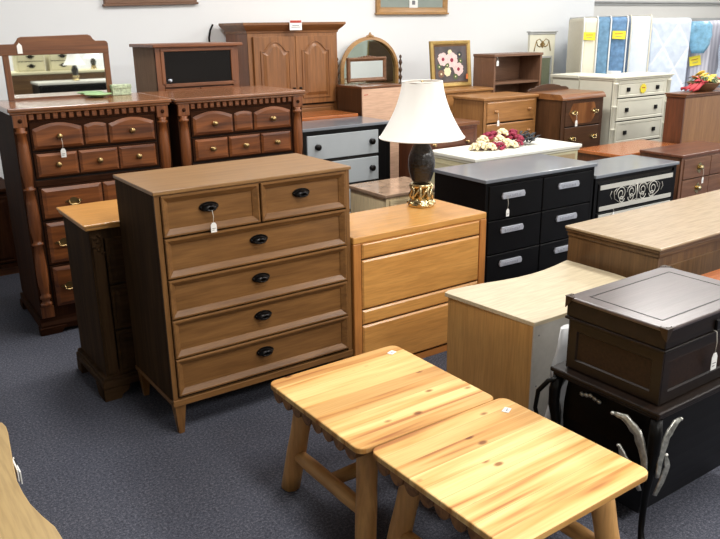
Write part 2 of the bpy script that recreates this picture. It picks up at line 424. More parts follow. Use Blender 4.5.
FRAMED = [(0, .012), (0, -.008), (.003, -.012), (.009, -.012), (.03, .004), (.0305, .0075), (.035, .0075)]
SLAB = [(0, .012), (0, -.006), (.003, -.009)]
RAISED = [(0, .012), (0, -.006), (.003, -.009), (.014, -.009), (.018, -.004), (.038, -.012), (.04, -.012)]
INSET = [(0, .012), (0, -.006), (.003, -.009), (.022, -.009), (.028, -.003), (.034, -.006), (.036, -.006)]

def drawer(t, x0, x1, z0, z1, mat, prof=SLAB, name='drawer'):
    b = MB().frame(x0, x1, z0, z1, prof)
    return b.build(name, mat, t)

def carcass(t, w, d, z0, z1, side, front=None, stile=.03, rail=.02, name='carcass', back=.012):
    """box with a face frame, front plane at y=0, dark inside behind the drawers"""
    b = MB()
    b.box(0, .02, .002, d, z0, z1, .002, 1, side).box(w-.02, w, .002, d, z0, z1, .002, 1, side)
    b.box(.02, w-.02, d-back, d, z0, z1, m=side).box(.02, w-.02, .012, d-back, z0, z1-.001, m=M['shadow'])
    fm = front or side
    b.box(0, stile, -.003, .012, z0, z1, .0015, 1, fm).box(w-stile, w, -.003, .012, z0, z1, .0015, 1, fm)
    b.box(stile, w-stile, -.002, .012, z1-rail, z1, m=fm).box(stile, w-stile, -.002, .012, z0, z0+rail, m=fm)
    return b.build(name, None, t)
def slab_top(t, w, d, z0, z1, mat, over=.012, bev=.004, name='top', left=None, right=None, back=0.0):
    l = over if left is None else left; r = over if right is None else right
    return MB().box(-l, w+r, -over-.003, d+back, z0, z1, bev, 2).build(name, mat, t)

# ================================================================== THE ROOM
XL, XR, YF, YB, ZC = -3.2, 11.5, -3.6, 6.5, 3.3
struct('floor', MB().box(XL, XR, YF, YB+.3, -.05, 0), M['carpet'], 'dark blue gray low pile carpet floor')
struct('wall_back', MB().box(XL, 8.05, YB, YB+.2, 0, ZC), M['wall'], 'plain white painted wall behind the furniture')
struct('wall_back_recess', MB().box(8.05, XR, YB+.12, YB+.3, 0, ZC), M['wall_warm'], 'set back off white wall behind the mattresses')
struct('trim_1', MB().box(8.06, XR, YB+.07, YB+.12, 1.965, 1.985, .004).box(8.06, XR, YB+.09, YB+.12, 1.94, 1.948), M['trim'], 'thin gray strip along the top of the recessed wall')
struct('trim_2', MB().box(8.7, XR, YB+.05, YB+.12, 1.735, 1.77, .006), M['trim'], 'gray rail on the wall above the wrapped mattresses')
struct('wall_left', MB().box(XL-.2, XL, YF, YB, 0, ZC), M['wall_warm'])
struct('wall_right', MB().box(XR, XR+.2, YF, YB+.3, 0, ZC), M['wall'])
struct('wall_front', MB().box(XL, XR, YF-.2, YF, 0, ZC), M['wall_warm'])
struct('ceiling', MB().box(XL, XR, YF, YB+.3, ZC, ZC+.1), M['ceiling'])

# ================================================================== MAIN FIVE-ROW CHEST
def main_chest():
    w, d, h = .938, .49, 1.092
    t = thing('chest_of_drawers', 'medium brown chest with two small and four wide framed drawers and black cup pulls', 'chest of drawers', (1.003, 2.905, 0))
    wd, sd = M['walnut'], M['walnut_dark_shaded']
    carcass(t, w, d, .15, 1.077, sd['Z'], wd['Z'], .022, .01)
    b = MB().box(-.006, w+.006, -.012, d, 1.076, 1.092, .003, 2); b.build('top', M['walnut_top_sheen']['X'], t)
    MB().box(-.003, w+.003, -.008, .02, .138, .168, .003).box(-.003, .02, 0, d, .138, .16, .003).box(w-.02, w+.003, 0, d, .138, .16, .003).build('base_rail', wd['X'], t)
    for x, y in ((.004, -.002), (w-.004, -.002), (.004, d-.002), (w-.004, d-.002)):
        sx = 1 if x < .5 else -1; sy = 1 if y < .2 else -1
        r = [[(x, y, .14), (x+sx*.05, y, .14), (x+sx*.05, y+sy*.05, .14), (x, y+sy*.05, .14)],
             [(x+sx*.012, y+sy*.008, 0), (x+sx*.036, y+sy*.008, 0), (x+sx*.036, y+sy*.032, 0), (x+sx*.012, y+sy*.032, 0)]]
        MB().loft(r).build('leg', wd['Z'], t)
    z = 1.07; rows = 5; hh = (1.07-.176)/5
    first = None
    for i in range(5):
        z1 = z-i*hh; z0 = z1-hh+.007
        xs = [(.026, w*.5-.004), (w*.5+.004, w-.026)] if i == 0 else [(.026, w-.026)]
        for x0, x1 in xs:
            dr = drawer(t, x0, x1, z0, z1, wd['X'], FRAMED)
            cup_pull(dr, (x0+x1)/2-.012, (z0+z1)/2+.014, .006, M['bronze'])
    hang_tag(t, ((.026+w*.5)/2-.012, -.0245, 1.07-hh/2+.005), 'white price tag hanging from the top left pull of the brown framed chest', .05, .026, .042)
    return t
main_chest()

# ================================================================== OAK CABINET UNDER THE LAMP
def oak_cabinet():
    w, d, h = .873, .44, .745
    t = thing('file_chest', 'honey oak low cabinet with wide flat drawers carrying the lamp', 'cabinet', (1.95, 2.89, 0))
    o, s = M['oak'], M['oak_side']
    b = MB()
    b.box(0, w, 0, d, h-.035, h, .006, 3, o['X'])
    b.build('top', None, t)
    b = MB()
    b.box(0, .045, 0, d, 0, h-.035, .004, 2, s['Z']).box(w-.045, w, 0, d, 0, h-.035, .004, 2, s['Z'])
    b.box(.045, w-.045, d-.015, d, .02, h-.035, m=s['Z']).box(.045, w-.045, .012, d-.015, .03, h-.04, m=M['shadow'])
    b.box(.045, w-.045, .004, .02, 0, .035, m=s['X']).box(.045, w-.045, .001, .02, h-.04, h-.035, m=s['X'])
    b.build('carcass', None, t)
    for z0, z1 in ((.63, .708), (.37, .622), (.288, .362), (.045, .28)):
        rings = []
        b = MB().frame(.05, w-.05, z0, z1, [(0, .014), (0, .004), (.008, -.003), (.009, -.003)])
        b.build('drawer', o['X'], t)
    return t
oak_cabinet()

# ================================================================== LOG TABLES
def log_table(loc, rz, label):
    w, d, h = .596, .604, .444
    t = thing('log_table', label, 'table', loc, rz)
    tp = MB().prism(rect_poly(0, w, 0, d, .035, 6), h-.022, h, 'XY', .004)
    tp.build('tabletop', M['planks'], t)
    # half-log battens under the top: their round ends show along the edge
    b = MB(); n = 8; pw = (d-.06)/n
    for k in range(n):
        y0 = .03+k*pw; prof = []
        for j in range(9):
            a = PI*j/8; prof.append((y0+pw/2-pw*.48*math.cos(a), h-.0225-.04*math.sin(a)))
        b.prism(prof, .006, w-.006, 'YZ')
    b.build('apron', M['bark']['X'], t)
    legs = {}
    for sx in (0, 1):
        for sy in (0, 1):
            x = .105 if sx == 0 else w-.105; y = .105 if sy == 0 else d-.105
            xf = x+(-.055 if sx == 0 else .055); yf = y+(-.055 if sy == 0 else .055)
            pts = [(x+(xf-x)*k/5, y+(yf-y)*k/5, (h-.045)*(1-k/5)) for k in range(6)]
            MB().tube(pts, [.036, .0375, .036, .038, .037, .037], 14).build('leg', M['log']['Z'], t)
            legs[sx, sy] = lambda z, x=x, y=y, xf=xf, yf=yf: Vector((x+(xf-x)*(1-z/(h-.045)), y+(yf-y)*(1-z/(h-.045)), z))
    for sx in (0, 1):
        a, c = legs[sx, 0](.15), legs[sx, 1](.15)
        MB().tube([a+(c-a)*k/4 for k in range(5)], [.024, .028, .027, .028, .024], 12).build('stretcher', M['log']['Y'], t)
    a = (legs[0, 0](.15)+legs[0, 1](.15))/2; c = (legs[1, 0](.15)+legs[1, 1](.15))/2
    MB().tube([a+(c-a)*k/4 for k in range(5)], [.022, .027, .026, .027, .022], 12).build('stretcher', M['log']['X'], t)
    return t
lt1 = log_table((1.168, 1.716, 0), .2, 'cedar plank log table beside the brown framed chest, the farther of the pair')
lt2 = log_table((1.206, 1.104, 0), 1.0, 'cedar plank log table nearest the camera in front of its twin')
def flat_card(loc, rz, label, w=.034, d=.024):
    o = MB().box(-w/2, w/2, -d/2, d/2, 0, .0016, m=M['paper']).box(-w*.3, w*.3, -.002, .001, .0016, .0019, m=M['ink']).box(-w*.3, w*.1, -.007, -.005, .0016, .0019, m=M['ink']).build('price_card')
    o.location = loc; o.rotation_euler = (0, 0, math.radians(rz)); return tag(o, label, 'price tag')
flat_card((1.70, 2.255, .4445), 20, 'small white price card lying on the far corner of the farther log table')
flat_card((1.725, 1.635, .4445), 25, 'small white price card lying on the far corner of the nearest log table')

# ================================================================== SPOOL-COLUMN CHERRY CHESTS
def arch_panel(b, x0, x1, z0, z1, rise, y0, y1, m=None, n=10):
    def ring(i, y):
        xa, xb, za, zb = x0+i, x1-i, z0+i, z1-i
        pts = [(xa, y, za), (xb, y, za)]
        for k in range(n+1):
            a = k/n; pts.append((xb+(xa-xb)*a, y, zb-rise+rise*math.sin(PI*a)))
        return pts
    b.loft([ring(0, y0), ring(0, y0-.002), ring(.016, y1), ring(.018, y1)], False, True, m)
def rect_panel(b, x0, x1, z0, z1, y0, y1, m=None, ins=.014):
    b.frame(x0, x1, z0, z1, [(0, y0), (0, y0-.002), (ins, y1), (ins+.002, y1)], m)

def cherry_chest(loc, rz, label):
    w, d, h = .87, .62, 1.314
    t = thing('spool_column_chest', label, 'chest of drawers', loc, rz)
    c, k = M['cherry'], M['cherry_dark']
    carcass(t, w, d, .1, h-.03, k['Z'], k['Z'], .075, .05)
    MB().box(-.02, w+.022, -.028, d, h-.022, h, .006, 3).box(-.01, w+.012, -.016, d, h-.036, h-.02, .004).build('top', M['cherry_top_sheen']['X'], t)
    b = MB()
    for i in range(17):
        x = .085+i*(w-.17)/16.5; b.box(x, x+.026, -.012, .0, h-.068, h-.038, .002, 1)
    b.build('dentil_moulding', c['X'], t)
    for x in (.037, w-.037):
        b = MB().box(x-.036, x+.036, -.018, .012, h-.105, h-.037, .003)
        zt = h-.105; L = zt-.17
        prof = [(.026, 0), (.034, .006), (.034, .022), (.024, .03), (.022, .04), (.033, .05), (.033, .065), (.024, .075)]
        seg = (L-.15)/3
        for q in range(3):
            z0 = .075+q*(seg+.02)
            prof += [(.026, z0+.012), (.033, z0+seg*.25), (.034, z0+seg*.5), (.03, z0+seg*.8), (.025, z0+seg-.004), (.034, z0+seg+.003), (.034, z0+seg+.012), (.024, z0+seg+.018)]
        prof = [(r, min(z, L)) for r, z in prof]+[(.03, L)]
        b.lathe([(r, .17+z) for r, z in prof], (x, .006, 0), 16)
        b.box(x-.036, x+.036, -.012, .012, .1, .17, .003)
        b.build('column', c['Z'], t)
        MB().lathe([(.012, 0), (.011, .004), (.006, .005), (.004, .008)], (x, -.018, h-.07), 12, axis='Y').build('rosette', k['X'], t)
    xa, xb = .082, w-.082; W_ = xb-xa
    # row one: two arched panels around a small flat one
    z1 = h-.082
    def split(x0, x1, fr):
        out = []; s = 0
        for f in fr:
            out.append((x0+(x1-x0)*s, x0+(x1-x0)*(s+f))); s += f
        return out
    rows = [(.165, 'arch'), (.155, 'three'), (.04, None), (.2, 'two'), (.265, 'side'), (.265, 'side')]
    z = z1
    for i, (rh, kind) in enumerate(rows):
        za, zb = z-rh+.008, z
        if kind is None:
            MB().box(xa-.01, xb+.01, -.006, .012, za-.006, zb-.004, .004).build('rail', k['X'], t); z -= rh; continue
        dr = MB().frame(xa, xb, za, zb, [(0, .012), (0, -.002), (.004, -.004), (.005, -.004)])
        dr = dr.build('drawer', k['X'], t)
        p = MB()
        if kind == 'arch':
            cells = split(xa+.012, xb-.012, (.4, .2, .4))
            arch_panel(p, cells[0][0], cells[0][1]-.008, za+.01, zb-.008, .03, -.004, -.014)
            arch_panel(p, cells[1][0]+.006, cells[1][1]-.006, za+.014, zb-.022, .012, -.004, -.010)
            arch_panel(p, cells[2][0]+.008, cells[2][1], za+.01, zb-.008, .03, -.004, -.014)
            p.build('raised_panel', c['X'], dr)
            for q in (0, 2): knob(dr, sum(cells[q])/2, (za+zb)/2-.005, -.014, M['brass_old'], .016)
        elif kind == 'three':
            cells = split(xa+.01, xb-.01, (.333, .334, .333))
            for a, e in cells: rect_panel(p, a+.005, e-.005, za+.01, zb-.01, -.004, -.014)
            p.build('raised_panel', c['X'], dr)
            for q in (0, 1, 2): knob(dr, sum(cells[q])/2, (za+zb)/2, -.014, M['brass_old'], .016)
        else:
            cells = split(xa+.01, xb-.01, (.5, .5)) if kind == 'two' else split(xa+.01, xb-.01, (.34, .32, .34))
            for a, e in cells: rect_panel(p, a+.005, e-.005, za+.01, zb-.01, -.004, -.014, None, .02)
            p.build('raised_panel', c['X'], dr)
            for q in ((0, 1) if kind == 'two' else (0, 2)): bail(dr, sum(cells[q])/2 if kind == 'two' else (cells[q][0]+.085 if q == 0 else cells[q][1]-.085), (za+zb)/2, -.014, M['brass_old'], .9)
        z -= rh
    MB().prism([(-.02, .02), (-.02, .055), (-.006, .075), (0, .1), (.02, .1), (.02, .02)], -.012, w+.012, 'YZ', .002).box(-.014, .02, -.0, d, .03, .09, .006).box(w-.02, w+.014, 0, d, .03, .09, .006).build('base_moulding', k['X'], t)
    for x0, x1 in ((-.022, .13), (w-.13, w+.022)):
        MB().prism([(x0, 0), (x1-.03, 0), (x1-.02, .02), (x1, .035), (x1, .045), (x0, .045)] if x0 < .2 else [(x0+.03, 0), (x1, 0), (x1, .045), (x0, .045), (x0, .035), (x0+.02, .02)], -.03, .03, 'XZ', .004).build('foot', k['X'], t)
        MB().box(x0 if x0 < .2 else x1-.05, x0+.05 if x0 < .2 else x1, d-.1, d, 0, .045, .004).build('foot', k['X'], t)
    return t
ch1 = cherry_chest((.812, 4.49, 0), -1.5, 'tall dark cherry chest with spool columns and brass knobs, left one bearing the dresser mirror')
ch2 = cherry_chest((1.735, 4.45, 0), 0, 'tall dark cherry chest with spool columns in front of the open shelf cabinet, without mirror')
hang_tag(ch1, (.082+.012+.14, -.045, 1.308-.17), 'white price tag hanging from the top left knob of the tall cherry chest', .055, .028, .05)

# ================================================================== MIRROR ON THE LEFT CHERRY CHEST
def dresser_mirror():
    t = thing('dresser_mirror', 'wooden dresser mirror with raised crest rail standing on the left cherry chest', 'mirror', (.9, 4.98, 1.315), -1.0)
    w = .62; hm = .335
    f = M['dresser_brown']
    MB().box(0, .035, -.012, .012, 0, hm-.05, .004).build('post', f['Z'], t)
    MB().box(w-.035, w, -.012, .012, 0, hm-.02, .004).build('post', f['Z'], t)
    crest = [(-.03, hm-.075), (w, hm-.075), (w, hm-.018), (w-.006, hm-.005), (w-.02, hm), (w-.075, hm), (w-.09, hm+.012), (w-.1, hm+.03), (w-.12, hm+.038), (.12, hm+.03), (.10, hm+.024), (.09, hm+.008), (.075, hm-.01), (-.03, hm-.012)]
    MB().prism(crest, -.014, .014, 'XZ', .003).build('crest_rail', f['X'], t)
    MB().box(.03, w-.03, -.008, .01, 0, .014).build('bottom_rail', f['X'], t)
    MB().box(.033, w-.033, -.003, .008, .012, hm-.07).build('mirror_glass', M['mirror'], t)
    q = MB().prism([(-.014, .045), (.0, .062), (.014, .045), (.014, 0), (-.014, 0)], -.0015, 0, 'XZ', m=M['paper']).build('price_tag')
    q.location = W(t, (.1, -.0155, hm-.065)); tag(q, 'white price tag stuck on the crest rail of the dresser mirror', 'price tag')
dresser_mirror()
# green dish + patterned box on top of the left cherry chest
t = thing('dish', 'pale green shallow dish lying on the cherry chest before its mirror', 'dish', (1.40, 4.88, 1.315))
MB().lathe([(.03, 0), (.034, .002), (.075, .014), (.085, .02), (.083, .022), (.07, .016), (.0005, .01)], (0, 0, 0), 24).build('bowl', M['green_dish'], t)
t = thing('gift_box', 'green and white patterned small box standing on the cherry chest beside the mirror', 'box', (1.565, 4.95, 1.315))
MB().box(-.06, .06, -.03, .03, 0, .05, .003).build('box_body', M['green_pat'], t)
MB().box(-.063, .063, -.033, .033, .042, .066, .003).build('lid', M['green_pat'], t)

# ================================================================== CABINET PARTLY HIDDEN BEHIND MAIN CHEST
def carved_cabinet():
    w, d, h = .8, .445, .875
    t = thing('carved_cabinet', 'narrow looking dark brown cabinet with golden wood top behind the framed chest', 'cabinet', (.872, 3.44, 0))
    k = M['walnut_dark_shaded']; g = M['oak_side']
    carcass(t, w, d, .09, h-.03, k['Z'], k['Z'], .06, .05)
    MB().box(-.028, w+.02, -.034, d, h-.012, h, .004).box(-.02, w+.012, -.025, d, h-.03, h-.011, .006).build('top', M['oak']['X'], t)
    z = h-.08
    for i in range(3):
        dr = drawer(t, .065, w-.065, z-.22, z, k['X'], RAISED); knob(dr, .2, z-.11, -.012, M['brass_old']); knob(dr, w-.2, z-.11, -.012, M['brass_old']); z -= .23
    b = MB().box(.006, .056, -.016, 0, .13, h-.06, .004)
    b.build('pilaster', k['Z'], t)
    b = MB()
    for i in range(5):
        b.blob((.02+.012*math.sin(i*1.9)+.02*(i > 2), -.018, h-.07-.018*i), .011, sub=1, sc=(1, .5, .8))
    b.tube([(.03, -.018, h-.05), (.048, -.022, h-.07), (.05, -.02, h-.1), (.035, -.018, h-.12)], .005, 6)
    b.build('carving', k['Z'], t)
    MB().box(-.03, w+.02, -.034, d, .06, .1, .01, 3).box(-.02, w+.012, -.024, d, .095, .115, .006).build('base_moulding', k['X'], t)
    for x0, s in ((-.03, 1), (w+.02, -1)):
        MB().prism([(x0, .062), (x0+s*.13, .062), (x0+s*.12, .035), (x0+s*.09, .02), (x0+s*.08, 0), (x0+s*.0, 0)], -.036, -.004, 'XZ', .003).build('foot', k['X'], t)
        MB().prism([(-.034, .062), (.1, .062), (.09, .035), (.07, 0), (-.034, 0)], x0, x0+s*.03, 'YZ', .003).build('foot', k['X'], t)
        MB().box(min(x0, x0+s*.06), max(x0, x0+s*.06), d-.08, d, 0, .062, .003).build('foot', k['X'], t)
carved_cabinet()

# piece at far left edge
t = thing('cabinet', 'dark brown plain cabinet at the left edge of the photo by the back wall', 'cabinet', (.42, 5.85, 0))
carcass(t, .58, .5, .06, .62, M['cherry_dark']['Z'], M['cherry_dark']['Z'], .04, .03)
MB().box(-.01, .59, -.015, .5, .62, .645, .004).build('top', M['cherry_dark']['X'], t)
MB().box(0.01, .57, .02, .48, 0, .06).build('plinth', M['dresser_brown']['X'], t)
for a, e in ((.045, .285), (.295, .535)):
    dd = drawer(t, a, e, .1, .585, M['cherry_dark']['Z'], RAISED, 'door'); knob(dd, e-.03 if a < .2 else a+.03, .36, -.012, M['brass_old'])

# ================================================================== LAMP
def table_lamp(loc, label, real=True, group=None, rz=0):
    t = thing('table_lamp', label, 'lamp', loc, rz, group)
    b = MB().lathe([(.048, 0), (.05, .004), (.05, .012), (.044, .016), (.046, .022), (.036, .028), (.033, .04)], (0, 0, 0), 32)
    for k in range(8):
        a = 2*PI*k/8; c, s = math.cos(a), math.sin(a)
        b.tube([(.034*c, .034*s, .022), (.041*c, .041*s, .045), (.034*c, .034*s, .062), (.042*c, .042*s, .085)], [.006, .008, .006, .005], 8)
        b.blob((.045*c, .045*s, .014), .011, sub=1)
        a2 = a+PI/8; b.tube([(.036*c, .036*s, .03), (.039*math.cos(a2), .039*math.sin(a2), .055), (.037*math.cos(a2+PI/8), .037*math.sin(a2+PI/8), .08)], .004, 6)
    b.lathe([(.03, .03), (.028, .05), (.03, .07), (.042, .08), (.045, .086), (.04, .092)], (0, 0, 0), 24)
    for v in b.bm.verts: v.co = Vector((v.co.x*1.5, v.co.y*1.5, max(0, v.co.z)*1.4))
    b.build('base', M['brass'], t)
    MB().lathe([(r*1.2, .125+(z-.088)*1.40) for r, z in [(.036, .088), (.046, .105), (.056, .13), (.062, .16), (.062, .185), (.055, .21), (.042, .235), (.032, .25), (.03, .262), (.0005, .264)]], (0, 0, 0), 32).build('body', M['vase'], t)
    MB().lathe([(.022, .357), (.016, .365), (.014, .39), (.018, .395), (.018, .43), (.008, .44)], (0, 0, 0), 16).tube([(.016, 0, .375), (.06, 0, .378)], .005, 6).blob((.062, 0, .378), .011, sub=1).build('socket', M['brass'], t)
    b = MB(); rings = []
    n = 64
    for j in range(19):
        u = j/18
        r = .106+(.230-.106)*(.25*u+.75*u**1.9); z = .678-u*.296
        rings.append([((r+.0035*abs(math.cos(4*a)))*math.cos(a), (r+.0035*abs(math.cos(4*a)))*math.sin(a), z) for a in [2*PI*k/n for k in range(n)]])
    b.loft(rings, False, False, M['shade'], True)
    for z, r in ((.678, .107), (.382, .232)):
        ring = [(r*math.cos(2*PI*k/n), r*math.sin(2*PI*k/n), z) for k in range(n+1)]
        b.tube(ring, .0035, 6, M['shade'], False)
    b.build('lamp_shade', None, t)
    b = MB().tube([(0, 0, .42), (.06, 0, .48), (.066, 0, .56), (.02, 0, .655), (0, 0, .664)], .0025, 6).tube([(0, 0, .42), (-.06, 0, .48), (-.066, 0, .56), (-.02, 0, .655), (0, 0, .664)], .0025, 6)
    b.tube([(-.108, 0, .668), (.108, 0, .668)], .002, 5).tube([(0, -.108, .668), (0, .108, .668)], .002, 5).lathe([(.006, .66), (.004, .672), (.007, .68), (.001, .686)], (0, 0, 0), 10)
    b.build('harp', M['brass'], t)
    return t
lamp1 = table_lamp((2.645, 3.232, .746), 'table lamp with white bell shade, black vase body and brass foot on oak cabinet')

# ================================================================== BLACK SIX-DRAWER DRESSER
def bar_pull(parent, x, z, y):
    b = MB().prism([(x-.094, z-.018), (x+.094, z-.018), (x+.1, z), (x+.09, z+.022), (x-.09, z+.022), (x-.1, z)], y-.014, y, 'XZ', .003)
    for k in range(9):
        q = x-.066+k*.015; b.box(q, q+.01, y-.018, y-.012, z-.008, z+.01, .001, 1)
    return b.build('handle', M['chrome'], parent)
def black_dresser():
    w, d, h = .999, .5, .798
    t = thing('dresser', 'black painted dresser with six drawers and wide silver pulls behind oak cabinet', 'dresser', (3.251, 3.35, 0), -1.3)
    bl = M['black']
    carcass(t, w, d, .05, h-.02, bl, bl, .025, .02)
    MB().box(-.012, w+.012, -.016, d+.01, h-.022, h, .003).build('top', M['black_top_sheen'], t)
    MB().box(0, w, .012, d, 0, .06).build('plinth', bl, t)
    rh = (h-.02-.04-.06)/3
    for i in range(3):
        for j in range(2):
            z1 = h-.045-i*rh; x0 = .028+j*(w/2-.028+.003)
            dr = drawer(t, x0, x0+w/2-.033, z1-rh+.008, z1, bl)
            bar_pull(dr, x0+(w/2-.033)*(.43 if j == 0 else .5), z1-rh/2+.04+.004*i, -.009)
    hang_tag(t, (.028+(w/2-.033)*.30, -.028, h-.045-rh/2+.03), 'white price tag hanging from the top left pull of the six drawer black dresser', .07, .026, .05)
black_dresser()

# ================================================================== ORNATE BLACK DRESSER
def ornate_dresser():
    w, d, h = .92, .42, .71
    t = thing('dresser', 'black dresser with silver bands and a white painted scroll between the drawers', 'dresser', (4.266, 3.325, 0), -.9)
    t.location = (4.266, 3.325, 0)
    bl = M['black']
    # pulled slightly behind the six-drawer dresser
    carcass(t, w, d, .05, h-.02, bl, bl, .03, .02)
    MB().box(-.012, w+.012, -.016, d, h-.022, h, .003).build('top', M['black_top_sheen'], t)
    MB().box(0, w, .012, d, 0, .06).build('plinth', bl, t)
    z1 = h-.065
    for i in range(3):
        z0 = z1-.2
        dr = drawer(t, .035, w-.035, z0, z1, bl)
        MB().box(.05, w-.05, -.0125, -.0085, z1-.045, z1-.012, .001, 1).box(.05, w-.05, -.0125, -.0085, z0+.004, z0+.036, .001, 1).build('silver_band', M['silver'], dr)
        if i < 2:
            b = MB(); cx, cz = w/2, (z0+z1)/2-.004
            def spiral(x, z, r, sx, sz, turns=1.6):
                pts = []
                for k in range(25):
                    a = k/24*turns*2*PI; rr = r*(1-.75*k/24); pts.append((x+sx*rr*math.cos(a), -.011, z+sz*rr*math.sin(a)))
                b.tube(pts, .0042, 6, flat=.4)
            for s in (-1, 1):
                spiral(cx+s*.06, cz+.01, .056, s, 1); spiral(cx+s*.065, cz-.028, .036, s, -1, 1.2)
                spiral(cx+s*.18, cz+.006, .056, s, 1); spiral(cx+s*.17, cz-.03, .03, -s, -1, 1.2)
                b.tube([(cx, -.011, cz-.05), (cx+s*.08, -.011, cz-.068), (cx+s*.18, -.011, cz-.062), (cx+s*.25, -.011, cz-.02), (cx+s*.26, -.011, cz+.03), (cx+s*.23, -.011, cz+.05)], .004, 6, flat=.4)
                b.tube([(cx, -.011, cz+.06), (cx+s*.05, -.011, cz+.05), (cx+s*.11, -.011, cz+.04), (cx+s*.16, -.011, cz+.062)], .004, 6, flat=.4)
                b.tube([(cx+s*.28, -.011, cz-.02), (cx+s*.3, -.011, cz+.01), (cx+s*.285, -.011, cz+.04)], .003, 6, flat=.4)
            b.tube([(cx, -.011, cz+.065), (cx, -.011, cz-.06)], .006, 6, flat=.4)
            b.build('painted_scroll', M['silver'], dr)
        z1 = z0-.01
    hang_tag(t, (.2, -.018, h-.262), 'white price tag hanging on the ornate black dresser with scrollwork', .02, .02, .06)
ornate_dresser()

# ================================================================== BROWN DRESSER WITH BRASS PULLS
def brass_dresser():
    w, d, h = .78, .37, .74
    t = thing('dresser', 'reddish brown low dresser with fancy brass pulls beside the ornate black dresser', 'dresser', (5.30, 3.346, 0))
    r = M['rosewood']
    carcass(t, w, d, .05, h-.02, r['Z'], r['Z'], .03, .02)
    MB().box(-.012, w+.012, -.018, d, h-.022, h, .004).build('top', M['redbrown']['X'], t)
    MB().box(0, w, .012, d, 0, .06).build('plinth', r['X'], t)
    z1 = h-.04
    for i in range(4):
        z0 = z1-.155
        for x0, x1 in ((.033, w/2-.003), (w/2+.003, w-.033)):
            dr = drawer(t, x0, x1, z0, z1, r['X'])
            b = MB(); cx, cz = (x0+x1)/2+.03, (z0+z1)/2
            b.prism([(cx+.046*math.cos(a)*(1+.25*math.cos(3*a)), cz+.034*math.sin(a)*(1+.3*math.cos(4*a))) for a in [2*PI*k/30 for k in range(30)]], -.013, -.008, 'XZ')
            b.lathe([(.015, 0), (.014, .01), (.022, .014), (.016, .026), (.001, .029)], (cx, -.012, cz), 12, axis='Y')
            b.build('handle', M['brass'], dr)
        z1 = z0-.008
    hang_tag(t, (.033+(w/2-.036)/2+.03, -.043, h-.04-.088), 'white price tag hanging from a brass pull of the reddish brown dresser', .06, .022, .05)
brass_dresser()

# ================================================================== LONG BROWN CABINET (right)
def long_cabinet():
    w, d, h = 1.5, .53, .761
    t = thing('long_cabinet', 'long brown sideboard with moulded pale tan top behind the jewelry chest', 'sideboard', (2.885, 1.872, 0), .8)
    b = M['brown']
    m = MB().box(.02, w-.02, .02, d-.01, .04, h-.05, .003, 1, b['Z'])
    m.build('carcass', None, t)
    MB().box(.012, w-.012, .01, .02, .08, h-.1, m=b['Z']).build('front_panel', b['Z'], t)
    MB().box(-.0, w, 0, d, h-.014, h, .005, 3, M['brown_top_sheen']['X']).build('top', None, t)
    MB().box(.006, w-.006, .006, d-.004, h-.028, h-.014, .004, 2).box(.014, w-.014, .012, d-.006, h-.052, h-.027, .006, 2).build('top_moulding', b['X'], t)
    MB().box(.03, w-.03, .03, d-.02, 0, .05).build('plinth', b['X'], t)
long_cabinet()

# ================================================================== PALE DESK RETURN (unfinished)
def desk_return():
    t = thing('desk_return', 'pale birch low desk unit with wavy edged top and gray back panel', 'desk', (2.104, 1.871, 0))
    w, d, h = .735, .492, .6
    # outline of top with concave far edge
    poly = [(0, 0), (w, 0), (w+.02, .2), (w+.015, d-.015)]
    for k in range(9):
        a = k/8; x = (w+.0)-(w+.01)*a
        poly.append((x, d-.012-.045*math.sin(PI*min(1, a*1.25)) if a < .8 else d-.012+.012*math.sin(PI*(a-.8)/.4)))
    poly.append((-.043, d-.012)); poly.append((-.043, d-.02))
    MB().prism(poly, h-.018, h, 'XY', .002).build('top', M['birch_top']['X'], t)
    MB().loft([[(0, .006, 0), (.016, .006, 0), (-.022, d-.03, 0), (-.038, d-.03, 0)], [(0, .006, h-.018), (.016, .006, h-.018), (-.022, d-.03, h-.018), (-.038, d-.03, h-.018)]], m=M['birch']['Z']).build('side_panel', M['birch']['Z'], t)
    MB().box(w-.02, w, .006, d-.07, 0, h-.018).build('side_panel', M['birch']['Z'], t)
    b = MB().box(.0005, w-.004, 0, .01, 0, h-.018, m=M['particle'])
    for x in (.03, .2, .5):
        for z in (.1, .32, .54): b.lathe([(.004, 0), (.004, .0012)], (x, 0, z), 8, M['ink'], 'Y')
    b.build('back_panel', None, t)
    MB().box(.016, w-.02, d-.1, d-.08, 0, h-.018).build('front_panel', M['birch']['Z'], t)
    return t
desk_return()
# crumpled plastic bag against desk return
b = MB(); random.seed(3)
rings = []
for j in range(9):
    u = j/8; ring = []
    for k in range(16):
        a = 2*PI*k/16; r = (.035+.035*math.sin(PI*min(1, u*1.1)))*(1+random.uniform(-.3, .3))
        ring.append((1.25*r*math.cos(a), .5*r*math.sin(a), u*.585))
    rings.append(ring)
b.loft(rings, True, True, M['bag'], True)
bag = b.build('plastic_bag'); bag.location = (2.235, 1.795, .37)
tag(bag, 'crumpled white plastic bag tucked between pale desk unit and jewelry chest', 'bag')
bag.location = (2.21, 1.795, 0)

